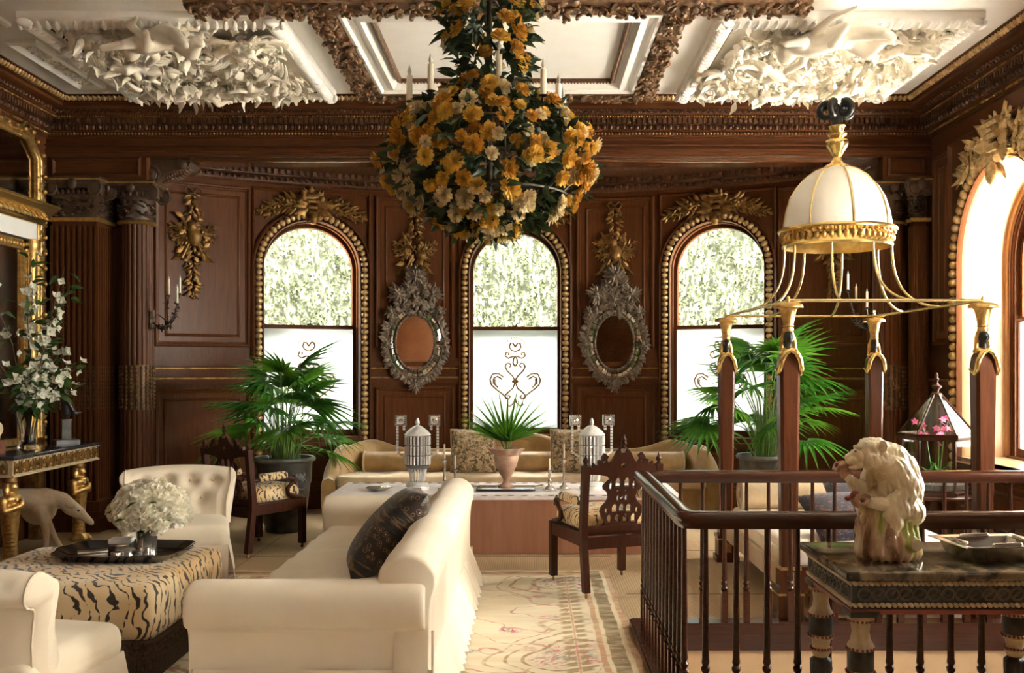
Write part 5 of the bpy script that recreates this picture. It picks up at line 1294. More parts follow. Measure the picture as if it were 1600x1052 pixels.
# --- back sofa in camel velvet
BX, BY, BH = -.09, 10.72, 2.10
t = thing('velvet_sofa', 'long camel velvet sofa with curved arms beneath the bay windows', 'sofa', (BX, BY, 0))
def btop(s):
    a = abs(s); return .70+.11*math.exp(-((a-.86)/.13)**2)+.20*sm(1-a/.42) if a < .97 else .70+.10*math.exp(-((a-.86)/.13)**2)
mb = MB(); rings = []
for i in range(61):
    s = -1+2*i/60; x = s*(BH-.08); y = .72-.50*sm((abs(s)-.80)/.2)**1.5; zt_ = btop(s)
    rings.append([(x, y+b, z) for b, z in ((-.07,.12),(-.07,zt_-.05),(-.045,zt_-.01),(0,zt_),(.045,zt_-.01),(.07,zt_-.05),(.07,.12))])
mb.loft(rings); mb.build('backrest', 'velvet', t, 60)
for s in (-1, 1):
    rings = []
    for k in range(15):
        f = k/14; y = -.0+.42*f; x = s*(BH-.02-.10*sm((f-.3)/.7)); zt_ = .42+.34*sm(f/.9); 
        rings.append([(x+b, y, z) for b, z in ((-.08,.12),(-.08,zt_-.05),(-.05,zt_),(0,zt_+.02),(.05,zt_),(.08,zt_-.05),(.08,.12))])
    MB().loft(rings).build('arm', 'velvet', t, 60)
MB().bb(-BH+.08, BH-.08, .02, .68, .10, .32).build('seat_base', 'velvet', t, 0)
mb = MB(); skirt(mb, (-BH,-.0), (BH,-.0), .01, .16, .02, 40, .008, (0,-1)); skirt(mb, (-BH,0), (-BH,.6), .01, .16, .02, 6, .008, (-1,0)); skirt(mb, (BH,0), (BH,.6), .01, .16, .02, 6, .008, (1,0)); mb.build('fringe', 'velvet', t, 60)
mb = MB(); rbox(mb, -BH+.10, BH-.10, -.02, .66, .31, .46, .05, crown=.015, n=26); o = mb.build('seat_cushion', 'velvet_pale', t, 180); weld(o.data)
for v in o.data.vertices:
    if v.co.z > .44: v.co.z += .006*math.sin(v.co.x*31)+.005*math.sin(v.co.x*57+v.co.y*9)
def bolster(x0, x1, y, z, r, label, m='velvet', grp='velvet bolsters on the long sofa'):
    t = thing('bolster', label, 'cushion', ((x0+x1)/2, y, z-r), 0, grp); L = (x1-x0)/2
    MB().lathe([(r*.4,-L),(r*.9,-L+.003),(r,-L+.02),(r,L-.02),(r*.9,L-.003),(r*.4,L)], 24, TR(0,0,r,0,PI/2,0), True).build('bolster_body', m, t, 60)
    mb = MB()
    for s in (-1, 1): mb.tube([(s*(L-.008), r*.97*math.cos(a), r+r*.97*math.sin(a)) for a in [2*PI*k/24 for k in range(24)]], .014, 6, loop=True); mb.ell((s*L, 0, r), (.015,.04,.04), None, 10, 6)
    mb.build('end_rosette', 'velvet_pale', t, 60)['kind'] = 'stuff'
bolster(-1.86, -.86, 11.17, .575, .115, 'camel velvet bolster at the left end of the long sofa'); bolster(-.62, .50, 11.17, .575, .115, 'camel velvet bolster in the middle of the long sofa'); bolster(.72, 1.72, 11.17, .575, .115, 'camel velvet bolster at the right end of the long sofa')
for x, rz, lab in ((-.63, .10, 'brown tapestry pillow on the velvet sofa, left of the fan palm urn'), (.47, -.06, 'brown tapestry pillow on the velvet sofa, right of the fan palm urn')):
    t = thing('tapestry_pillow', lab, 'pillow', (x, 11.00, .455), rz, 'tapestry pillows')
    o = cushion(.50, .50, .16, 14, .4, .06).build('cover', 'tapestry', t, 180); weld(o.data); o.location = (0,.0,.25); o.rotation_euler = (PI/2-.22, 0, 0)
    mb = MB(); mb.tube([(x_*.245, y_*.245, 0) for x_, y_ in ((-1,-1),(0,-.94),(1,-1),(.94,0),(1,1),(0,.94),(-1,1),(-.94,0))], .012, 6, loop=True); e = mb.build('velvet_edge', 'velvet', t, 60); e.location = (0,.0,.25); e.rotation_euler = (PI/2-.22, 0, 0)
# --- draped centre table
DX0, DX1, DY0, DY1, DZ = -1.78, 1.33, 8.72, 9.78, .505
t = thing('draped_table', 'long low table draped to the floor in terracotta cloth', 'table', ((DX0+DX1)/2, (DY0+DY1)/2, 0)); hx, hy = (DX1-DX0)/2, (DY1-DY0)/2
mb = MB(); mb.bb(-hx+.01, hx-.01, -hy+.01, hy-.01, DZ-.03, DZ-.006)
for p0, p1, out in (((-hx,-hy),(hx,-hy),(0,-1)), ((hx,-hy),(hx,hy),(1,0)), ((hx,hy),(-hx,hy),(0,1)), ((-hx,hy),(-hx,-hy),(-1,0))): skirt(mb, p0, p1, .006, DZ-.006, .012, 5, .007, out)
mb.build('drape', 'terracotta_cloth', t, 60)
mb = MB(); mb.grid(lambda u, v: (-hx-.004+(2*hx+.008)*u, -hy-.006+(2*hy+.012)*v, DZ+.001*math.sin(u*50)), 30, 10); mb.bb(-hx-.006, hx+.006, -hy-.012, -hy-.006, DZ-.028, DZ+.001); mb.build('table_cloth', 'linen_pink', t, 60)
mb = MB()
for i in range(26):
    u = -hx+.08+(2*hx-.16)*i/25
    for y in (-hy+.06, hy-.06): mb.ell((u, y, DZ+.002), (.035,.016,.002), None, 8, 4)
for y in (-hy+.03, -hy+.10, hy-.03, hy-.10): mb.bb(-hx+.05, hx-.05, y-.004, y+.004, DZ, DZ+.0025)
mb.build('embroidery', 'silver_old', t, 60)
# ---------------------------------------------------------------- stair balustrade
random.seed(71)
BXL, BYN, BYF, RZ = .70, 4.45, 6.20, 1.0
t = thing('stair_balustrade', 'dark mahogany balustrade with slender turned balusters around the stairwell', 'railing', (BXL, BYN, 0))
LX, LY = 2.95, BYF-BYN
RP = [(-.032,-.075),(.032,-.075),(.038,-.058),(.046,-.05),(.048,-.035),(.044,-.015),(.030,-.004),(.012,0),(-.012,0),(-.030,-.004),(-.044,-.015),(-.048,-.035),(-.046,-.05),(-.038,-.058)]
def rail_path(P, up_z):
    rings = []
    for i, (x, y, ang, k) in enumerate(P): rings.append([(x+a*math.cos(ang)*k, y+a*math.sin(ang)*k, up_z+b) for a, b in RP])
    return rings
q = math.sqrt(2)
MB().loft(rail_path([(LX,0,-PI/2,1),(.06,0,-PI/2,1),(.012,.012,-PI/4-PI/2,1.15),(0,.06,PI,1),(0,LY-.05,PI,1),(.0,LY,3*PI/4,q),(.05,LY,PI/2,1),(LX,LY,PI/2,1)], RZ)).build('handrail', 'wood_rail', t, 50)
bal = MB(); s = .019
bal.bb(-s,s,-s,s,.055,.25); bal.lathe([(.012,.25),(.021,.258),(.021,.268),(.012,.276),(.019,.288),(.021,.300),(.013,.312),(.018,.322),(.018,.33),(.016,.345),(.015,.5),(.0125,.75),(.0115,.93)], 10)
bme = bal.mesh('baluster', 40); bme.materials.append(MAT['wood_rail'])
n = 13
for i in range(n): mobj('baluster', bme, None, t, (0, LY*(i+.5)/n-.0, 0))
for i in range(21):
    mobj('baluster', bme, None, t, (.085+.137*i, 0, 0)); mobj('baluster', bme, None, t, (.10+.137*i, LY, 0))
k = MB()
for x0, x1, y0, y1 in ((-.075, .075, -.075, LY+.075), (.075, LX, -.075, .075), (.075, LX, LY-.075, LY+.075)):
    k.bb(x0, x1, y0, y1, .004, .055); k.bb(x0+.012, x1-(.012 if x1 < .5 else 0), y0+.012, y1-.012, .055, .064)
k.build('kerb', 'wood_rail', t, 0)
MB().bb(.012, .075, .075, LY-.075, -.10, .004).bb(.075, LX, LY-.082, LY-.0, -.10, .004).bb(.075, LX, 0, .082, -.10, .004).build('fascia', 'wood_rail', t, 0)
# ---------------------------------------------------------------- four-post daybed with domed canopy
PX0, PX1, PY0, PY1 = 1.665, 2.92, 6.42, 8.45
t = thing('canopy_daybed', 'mahogany four-post daybed with gilt rods and cream domed canopy', 'daybed', ((PX0+PX1)/2, (PY0+PY1)/2, 0)); hx, hy = (PX1-PX0)/2, (PY1-PY0)/2
def post(px_, py_):
    o = MB().loft([[(a, b, z) for a, b in ((-w+.018,-w),(w-.018,-w),(w,-w+.018),(w,w-.018),(w-.018,w),(-w+.018,w),(-w,w-.018),(-w,-w+.018))] for w, z in ((.050,.36),(.064,1.55),(.064,1.66),(.058,1.71),(.04,1.745))]).build('post', 'wood_post', t, 30, (px_, py_, 0))
    MB().bb(-.095,.095,-.095,.095,0,.05).bb(-.08,.08,-.08,.08,.05,.20).bb(-.088,.088,-.088,.088,.20,.225).bb(-.065,.065,-.065,.065,.225,.36).build('plinth', 'wood_post', o, 0)
    g = MB().bb(-.083,.083,-.083,.083,.185,.20).bb(-.068,.068,-.068,.068,.345,.362).bb(-.03,.03,-.084,-.08,.08,.16); g.bb(-.02,.02,-.069,-.065,.24,.33); g.build('gilt_mounts', 'gilt', o, 0)
    c = MB(); c.tube([(-.070,.03,1.63),(-.070,-.04,1.60),(-.068,-.064,1.63),(-.058,-.070,1.69),(-.032,-.070,1.735),(0,-.070,1.752),(.032,-.070,1.735),(.058,-.070,1.69),(.068,-.064,1.63),(.070,-.04,1.60),(.070,.03,1.63)], [.010,.014,.017,.019,.020,.020,.020,.019,.017,.014,.010], 8)
    c.ell((0,0,1.745), (.062,.062,.03)); c.build('gilt_collar', 'gold_bright', o, 60)
    h = MB(); h.cap((0,0,1.74), (0,-.005,1.80), .03, .026); h.ell((0,-.012,1.835), (.034,.040,.046)); h.ell((0,-.052,1.83), (.008,.010,.012)); h.ell((0,-.045,1.81), (.014,.010,.008)); mobj('dark_head', organic(h, .006, 1, 'head'), 'bronze_dark', o)
    w = MB(); w.ell((0,.012,1.845), (.043,.040,.048)); w.chain([(-.036,.01,1.83),(-.045,-.005,1.75)], [.016,.014]); w.chain([(.036,.01,1.83),(.045,-.005,1.75)], [.016,.014]); mobj('headdress', organic(w, .006, 1, 'headdress'), 'gilt', o)
    l = MB().lathe([(.030,1.87),(.036,1.885),(.030,1.90),(.038,1.905),(.032,1.915),(.044,1.975),(.052,2.01),(.072,2.035),(.088,2.035),(.094,2.025),(.090,2.045),(.06,2.058),(.02,2.06)], 20, None, True, 0, lambda k: 1+.05*math.cos(k*2*PI*8)); l.lathe([(.012,2.055),(.012,2.09),(.006,2.10)], 8)
    l.build('lotus_capital', 'gilt', o, 60)
for x in (-hx, hx):
    for y in (-hy, hy): post(x, y)
ZR = 2.072
for a, b in (((-hx,-hy),(hx,-hy)), ((hx,-hy),(hx,hy)), ((hx,hy),(-hx,hy)), ((-hx,hy),(-hx,-hy))): MB().tube([(*a, ZR), (*b, ZR)], .0105, 8).build('tester_rod', 'gold_rod', t, 60)
for k in range(8):
    a = PI/8+k*PI/4; c, s_ = math.cos(a), math.sin(a)
    R0 = .385
    if abs(c)/hx > abs(s_)/hy: L = (math.copysign(hx, c), math.copysign(min(abs(s_/c)*hx*1.35, hy*.8), s_))
    else: L = (math.copysign(min(abs(c/s_)*hy*.62, hx*.62), c), math.copysign(hy, s_))
    P = []
    for i in range(13):
        f = i/12; P.append((R0*c+(L[0]-R0*c)*(f**2.3), R0*s_+(L[1]-R0*s_)*(f**2.3), 2.55+(ZR-2.55)*(1-(1-f)**1.7)))
    MB().tube(P, .0095, 8).build('canopy_rod', 'gold_rod', t, 60)
ring = MB().lathe([(.375,2.53),(.395,2.53),(.402,2.545),(.392,2.56),(.388,2.60),(.392,2.625),(.405,2.635),(.428,2.645),(.432,2.66),(.425,2.672),(.375,2.672),(.372,2.53)], 64, None, False); ring = ring.build('canopy_ring', 'gold_bright', t, 50)
mb = MB()
for i in range(48): a = 2*PI*i/48; mb.ell((.394*math.cos(a), .394*math.sin(a), 2.595), (.02,.02,.028), None, 6, 4); mb.ell((.41*math.cos(a+.06), .41*math.sin(a+.06), 2.632), (.012,.012,.010), None, 5, 3)
mb.build('leaf_band', 'gilt', ring, 60)
dome = [(.395,2.67),(.392,2.72),(.378,2.80),(.350,2.89),(.305,2.97),(.240,3.045),(.165,3.10),(.09,3.13),(.02,3.14)]
dr = MB().lathe(dome, 64, None, False, 0, lambda k: 1-.018*(1-abs(math.cos(k*2*PI*4))**.5) if True else 1).build('dome_cloth', 'canopy_cloth', t, 80)
for k in range(8): a = 2*PI*k/8; MB().tube([(r*1.003*math.cos(a), r*1.003*math.sin(a), z) for r, z in dome], .008, 6).build('gilt_rib', 'gold_rod', dr, 60)
MB().lathe([(.09,3.128),(.085,3.145),(.05,3.16),(.035,3.185),(.03,3.21),(.045,3.24),(.075,3.285),(.085,3.315),(.078,3.335),(.05,3.345),(.045,3.355),(.07,3.37),(.072,3.385),(.045,3.395),(.055,3.43),(.062,3.44),(.03,3.44)], 24, None, True, 0, lambda k: 1+.04*math.cos(k*2*PI*10)).build('gilt_finial', 'gold_bright', t, 60)
h = MB(); h.lathe([(.04,3.44),(.042,3.52),(.035,3.56),(.02,3.60)], 12)
for k in range(5):
    a = 2*PI*k/5+.3; p = spiral(0, 0, .062, .02, PI/2+.3, -1.25, 20)
    h.tube([((.075+u)*math.cos(a), (.075+u)*math.sin(a), 3.555+v) for u, v in p], [.028*(1-.5*i/20) for i in range(21)], 8)
h.build('ram_horn_crown', 'bronze_dark', t, 60)
for s_ in (-1, 1): MB().bb(s_*hx-.03, s_*hx+.03, -hy+.05, hy-.05, .20, .33).build('side_rail', 'velvet_pale', t, 0)
for s_ in (-1, 1): MB().bb(-hx+.05, hx-.05, s_*hy-.03, s_*hy+.03, .20, .36).build('end_rail', 'wood_post', t, 0)
mb = MB(); rbox(mb, -hx+.03, hx-.03, -hy+.06, hy-.06, .32, .47, .05, crown=.01, n=14); o = mb.build('mattress', 'cream_rib', t, 180); weld(o.data)
mb = MB()
for i in range(40): mb.ell((-hx+.025, -hy+.10+(2*hy-.2)*i/39, .37), (.022,.030,.05), None, 8, 5)
mb.build('tufted_edge', 'cream', t, 60)
bolster(PX0+.07, PX1-.07, PY1-.22, .595, .125, 'pale camel bolster at the far end of the daybed', 'velvet_pale', None)
for x, y, rz, rt, lab in ((2.22, 6.90, .12, .50, 'dark paisley pillow on the daybed, behind the monkey'), (2.60, 7.62, -.1, .5, 'dark paisley pillow leaning at the right of the daybed')):
    o = cushion(.62, .52, .20, 14, .4, .06).build('paisley_pillow', 'paisley', None, 180); weld(o.data); o.location = (x, y, .60); o.rotation_euler = (rt, .0, rz); tag(o, lab, 'pillow', 'dark paisley pillows')
# ---------------------------------------------------------------- marble-topped console on the right
GX0, GX1, GY0, GY1, GZ = 1.17, 2.15, 3.68, 4.33, .887
t = thing('marble_table', 'painted console table with dark marble top and turned legs', 'table', ((GX0+GX1)/2, (GY0+GY1)/2, 0)); hx, hy = (GX1-GX0)/2, (GY1-GY0)/2
o = rbox(MB(), -hx, hx, -hy, hy, GZ-.035, GZ, .010, n=2).build('marble_top', 'marble_dark', t, 50)
MB().bb(-hx+.03, hx-.03, -hy+.03, hy-.03, GZ-.145, GZ-.035).build('frieze', 'frieze_blue', t, 0)
MB().bb(-hx+.025, hx-.025, -hy+.025, hy-.025, GZ-.162, GZ-.145).build('red_band', 'paint_red', t, 0)
mb = MB(); mr = MB()
for zz in (GZ-.048, GZ-.128):
    for sx, L, M in ((1, hx, TR(0,0,0)), (1, hy, TR(rz=-PI/2)), (1, hy, TR(rz=PI/2))):
        off = hy-.028 if L == hx else hx-.028; n = int(2*L/.022)
        for i in range(n): mb.ell((0,0,0), (.013,.009,.009), M @ TR(-L+.03+(2*L-.06)*(i+.5)/n, -off, zz, 0, .6, 0), 6, 4)
for L, M in ((hx, TR(0,0,0)), (hy, TR(rz=-PI/2)), (hy, TR(rz=PI/2))):
    off = hy-.03 if L == hx else hx-.03; n = int(2*L/.055)
    for i in range(n):
        x = -L+.05+(2*L-.1)*(i+.5)/n; mr.tube([(x+.024*math.cos(a), -off, GZ-.088+.022*math.sin(a)) for a in [2*PI*k/12 for k in range(12)]], .005, 5, M, loop=True); mr.tube([(x-.02, -off, GZ-.105), (x+.02, -off, GZ-.07)], .004, 5, M); mr.ell((x, -off, GZ-.088), (.008,.008,.008), M, 6, 4)
mb.build('rope_moulding', 'paint_ivory', t, 60)['kind'] = 'stuff'; mr.build('guilloche', 'paint_blue', t, 60)
def gleg(x, y):
    o = MB().lathe([(.024,.0),(.032,.04),(.030,.07),(.018,.09),(.014,.12),(.014,.40),(.030,.41),(.044,.435),(.035,.455),(.040,.48),(.052,.49),(.050,.505),(.044,.51),(.044,.58),(.050,.585),(.050,.60),(.038,.62),(.032,.65),(.036,.69),(.052,.70),(.048,.715)], 20).build('leg', 'paint_ivory', t, 40, (x, y, 0))
    MB().bb(-.055,.055,-.055,.055,.715,.735).build('cap_block', 'frieze_blue', o, 0); MB().lathe([(.047,.585),(.049,.58),(.049,.51),(.047,.505)], 20).build('painted_band', 'frieze_blue', o, 40)
    mb = MB()
    for z, r in ((.695,.045),(.59,.051),(.50,.051),(.445,.041)):
        for i in range(18): a = 2*PI*i/18; mb.ell((r*math.cos(a), r*math.sin(a), z), .007, None, 5, 3)
    mb.build('red_beads', 'paint_red', o, 60)['kind'] = 'stuff'
    MB().lathe([(.028,.41),(.046,.395),(.046,.36),(.042,.30),(.022,.09)], 48, None, True, 0, lambda k: 1-.09*max(0, math.cos(k*2*PI*10))).build('fluted_shaft', 'frieze_blue', o, 60)
for x in (-hx+.075, hx-.075):
    for y in (-hy+.07, hy-.07): gleg(x, y)
# ceramic monkey
def monkey():
    b = MB()
    b.chain([(.050,0,.20),(.068,0,.27),(.050,0,.345),(.02,0,.39)], [.080,.078,.074,.064]); b.ell((.035,0,.29), (.072,.074,.09)); b.ell((.0,0,.34), (.055,.066,.055)); b.ell((.055,0,.19), (.075,.088,.06))
    b.chain([(.0,0,.40),(-.05,0,.405)], [.06,.058]); b.ell((-.075,0,.418), (.058,.056,.062)); b.ell((-.05,0,.43), (.05,.054,.048))
    for s in (-1, 1): b.chain([(-.085,s*.040,.40),(-.06,s*.050,.375),(-.02,s*.058,.355)], [.026,.028,.028])
    b.chain([(.0,-.062,.36),(.038,-.092,.295),(.030,-.098,.255),(-.045,-.090,.222),(-.108,-.066,.228)], [.050,.044,.040,.030,.021])
    b.chain([(-.02,.055,.36),(-.045,.085,.29),(-.075,.075,.262),(-.125,.04,.290),(-.152,.03,.315)], [.042,.034,.03,.025,.020])
    b.chain([(.07,-.06,.185),(.0,-.094,.215),(-.028,-.10,.185),(-.015,-.108,.15),(-.04,-.112,.105)], [.055,.046,.038,.026,.02])
    b.chain([(.07,.06,.19),(-.02,.08,.24),(-.06,.085,.20),(-.05,.09,.13)], [.055,.045,.036,.022])
    def fur(p, n):
        if p.x < -.105 and p.z > .36: return 0
        a = mnoise.noise(Vector((p.x*55+p.z*18, p.y*60, p.z*14-p.x*10))); c = mnoise.noise(Vector((p.x*110, p.y*110+9, p.z*34)))
        return .0055*a+.0035*c
    return organic(b, .0042, 1, 'monkey', fur)
t = thing('ceramic_monkey', 'glazed cream ceramic monkey eating fruit on a tree stump', 'figurine', (1.43, 3.98, GZ), .12)
mobj('body', monkey(), 'ceramic', t)
f = MB(); f.ell((-.118,0,.408), (.030,.036,.034)); f.ell((-.150,0,.387), (.028,.026,.021)); f.ell((-.124,0,.440), (.016,.036,.010)); f.cap((-.134,0,.428),(-.168,0,.400), .009, .013); f.ell((-.142,0,.358), (.022,.021,.009)); f.ell((-.120,0,.372), (.02,.024,.02))
fo = mobj('face', organic(f, .0032, 1, 'face'), 'ceramic', t)
for s_ in (-1, 1):
    MB().ell((-.143,s_*.018,.425), (.005,.007,.005), None, 8, 5).build('eye', 'ceramic_brown', t, 60)
    h = MB(); h.ell((-.050,s_*.056,.448), (.017,.009,.021), None, 12, 8); h.tube([(-.050+.016*math.cos(a), s_*.062, .448+.020*math.sin(a)) for a in [2*PI*k/14 for k in range(14)]], .0045, 6, loop=True); h.build('ear', 'ceramic', t, 60)
MB().ell((-.158,0,.370), (.014,.019,.0042), None, 8, 5).build('mouth', 'ceramic_brown', t, 60)
def mhand(c, ang, sgn=1, spread=.3, sc=1.0):
    h = MB(); h.ell((0,0,0), (.020,.013,.022))
    for i in range(4):
        y = (-.5+i/3)*.030; L = (.030,.036,.034,.026)[i]
        h.chain([(-.008,y*.7,.012),(-.020,y*1.1,.012+L*.5),(-.036,y*1.1,.006+L*.4),(-.038,y,-.006+L*.2)], [.0075,.0072,.0065,.0055], 8)
    h.chain([(-.002,sgn*.016,.0),(-.018,sgn*.026,.0),(-.032,sgn*.018,.006)], [.0075,.007,.0055], 8)
    return organic(h, .0028, 1, 'hand')
mobj('hand', mhand(0, 0), 'ceramic_brown', t, (-.160, .030, .334), rot=(.2, .3, 0), scale=1.25)
mobj('hand', mhand(0, 0, -1), 'ceramic_brown', t, (-.122, -.066, .236), rot=(0, -.5, 0), scale=1.2)
ft = MB(); ft.ell((0,0,0), (.018,.020,.024))
for i in range(5): ft.chain([(-.006,(-.5+i/4)*.034,-.010),(-.016,(-.5+i/4)*.044,-.034),(-.012,(-.5+i/4)*.046,-.056)], [.008,.0075,.006], 8)
ft = organic(ft, .003, 1, 'foot'); mobj('foot', ft, 'ceramic_brown', t, (-.042, -.112, .108), rot=(-.1, -.25, .25), scale=1.15); mobj('foot', ft, 'ceramic_brown', t, (-.075, .09, .125), rot=(.1, -.3, 0), scale=1.1)
fr = MB(); fr.ell((-.165,-.058,.258), (.018,.018,.018)); fr.ell((-.19,-.05,.243), (.014,.013,.011)); fr.ell((-.203,.02,.368), (.012,.012,.012)); mobj('fruit', organic(fr, .004, 1, 'fruit'), 'paint_red', t)
st = MB(); st.lathe([(.118,0),(.128,.02),(.122,.06),(.112,.12),(.108,.17),(.098,.20),(.05,.215),(.01,.22)], 40)
st.chain([(-.07,-.02,.16),(-.10,-.03,.20),(-.12,-.03,.19)], [.03,.022,.016]); st.chain([(.085,-.03,.17),(.115,-.04,.195)], [.028,.02]); st.cap((.03,-.10,.07), (.035,-.135,.075), .032, .030); st.chain([(-.10,-.04,.20),(-.13,-.05,.17),(-.125,-.05,.145)], [.014,.012,.006])
sm_ = organic(st, .006, 1, 'stump', lambda p, n: .0045*math.sin(math.atan2(p.y, p.x)*22+3*mnoise.noise(p*9))*(1 if p.z < .18 else .3))
mobj('tree_stump', sm_, 'ceramic_stump', t)
MB().lathe([(.024,0),(.022,.004),(.001,.005)], 16, TR(.0352,-.1635,.0755,PI/2,0,0)).build('cut_branch', 'paint_ivory', t, 60)
# silver dish
t = thing('silver_dish', 'square silver dish with broad sloping rim beside the monkey', 'dish', (1.84, 3.98, GZ), .12)
MB().loft([[(a*r, b*r*.8, z) for a, b in ((-1,-1),(0,-1),(1,-1),(1,0),(1,1),(0,1),(-1,1),(-1,0))] for r, z in ((.125,0),(.135,.012),(.15,.055),(.185,.062),(.185,.066),(.145,.062),(.11,.018),(.01,.016))], True, True).build('dish_body', 'silver_old', t, 30)
for i in range(4): MB().cap((.055,0,0), (-.055,0,0), .008, .008, 8, TR(0,0,.068,0,0,i*PI/2) @ TR(0,.135 if i % 2 else .115,0)).build('rim_rest', 'silver', t, 60)
# ---------------------------------------------------------------- glazed plant case by the right window
t = thing('pedestal_table', 'dark round wooden table under the glass plant case', 'table', (3.56, 8.72, 0))
MB().lathe([(.33,.50),(.345,.51),(.345,.53),(.33,.54),(.01,.54)], 32).build('table_top', 'wood_rail', t, 50); MB().lathe([(.05,.50),(.06,.4),(.035,.3),(.06,.18),(.04,.10)], 16).build('pedestal', 'wood_rail', t, 50)
for k in range(3): a = 2*PI*k/3; MB().tube([(0,0,.16),(.15*math.cos(a),.15*math.sin(a),.10),(.28*math.cos(a),.28*math.sin(a),.02)], [.03,.025,.02], 8).build('foot', 'wood_rail', t, 50)
t = thing('plant_case', 'hexagonal glazed wooden plant case with pointed roof, holding orchids', 'terrarium', (3.56, 8.72, .54))
H6 = [(math.cos(PI/6+k*PI/3+.15), math.sin(PI/6+k*PI/3+.15)) for k in range(6)]; RC, Z1, Z2 = .285, .47, .86
MB().loft([[(c*r, s_*r, z) for c, s_ in H6] for r, z in ((RC+.03,0),(RC+.03,.03),(RC,.04),(RC-.02,.05))]).build('base', 'wood_rail', t, 0)
for k in range(6):
    c, s_ = H6[k]; c2, s2 = H6[(k+1) % 6]
    MB().tube([(c*RC, s_*RC, .04), (c*RC, s_*RC, Z1)], .012, 6).build('upright', 'wood_rail', t, 0)
    MB().tube([(c*(RC+.03), s_*(RC+.03), Z1+.05), (c*.04, s_*.04, Z2)], .010, 6).build('roof_bar', 'wood_rail', t, 0)
    g = MB().add([(c*RC, s_*RC, .04),(c2*RC, s2*RC, .04),(c2*RC, s2*RC, Z1),(c*RC, s_*RC, Z1)], [(0,1,2,3)]); g.build('pane', 'pane_clear', t, 0)
    g = MB().add([(c*(RC+.03), s_*(RC+.03), Z1+.05),(c2*(RC+.03), s2*(RC+.03), Z1+.05),(c2*.04, s2*.04, Z2),(c*.04, s_*.04, Z2)], [(0,1,2,3)]); g.build('roof_pane', 'pane_clear', t, 0)
MB().loft([[(c*r, s_*r, z) for c, s_ in H6] for r, z in ((RC-.01,Z1),(RC+.03,Z1),(RC+.05,Z1+.03),(RC+.05,Z1+.055),(RC+.015,Z1+.055),(RC-.01,Z1))], cap=False).build('eaves', 'wood_rail', t, 0)
MB().lathe([(.05,Z2-.02),(.045,Z2+.01),(.02,Z2+.02),(.02,Z2+.04),(.045,Z2+.065),(.045,Z2+.075),(.018,Z2+.09),(.012,Z2+.12),(.024,Z2+.135),(.012,Z2+.15),(.016,Z2+.17),(.006,Z2+.19)], 14).build('finial', 'wood_furn', t, 50)
mb = MB()
for i in range(26):
    a = rnd(0, 6.28); blade(mb, rnd(.18,.34), rnd(.03,.06), .5, .3, 6, TR(rnd(-.1,.1), rnd(-.1,.1), .07, 0, 0, a) @ TR(rx=rnd(.5,1.3)))
mb.build('foliage', 'palm', t, 0); MB().lathe([(.25,.045),(.25,.09),(.01,.12)], 14).build('soil', 'soil', t)
om = MB()
for k in range(5): blade(om, .035, .026, .3, .2, 3, TR(0,0,0,0,0,k*2*PI/5) @ TR(rx=.3), .6)
ome = om.mesh('orchid_flower', 30); ome.materials.append(MAT['petal_pink']); stm = MB()
for j in range(3):
    a = 2.1*j+.4; P = [Vector((.03*math.cos(a), .03*math.sin(a), .1)), Vector((.08*math.cos(a), .08*math.sin(a), .45)), Vector((.13*math.cos(a), .13*math.sin(a), .62)), Vector((.17*math.cos(a), .17*math.sin(a)*.6, .58))]
    stm.tube(P, .004, 5)
    for k in range(7): q_ = P[1].lerp(P[2], k/6)+Vector((rnd(-.05,.05), rnd(-.05,.05), rnd(-.03,.05))); mobj('orchid_flower', ome, None, t, q_, rot=(rnd(.6,1.6), 0, rnd(-1.5,1.5)))
stm.build('orchid_stem', 'stem_green', t)
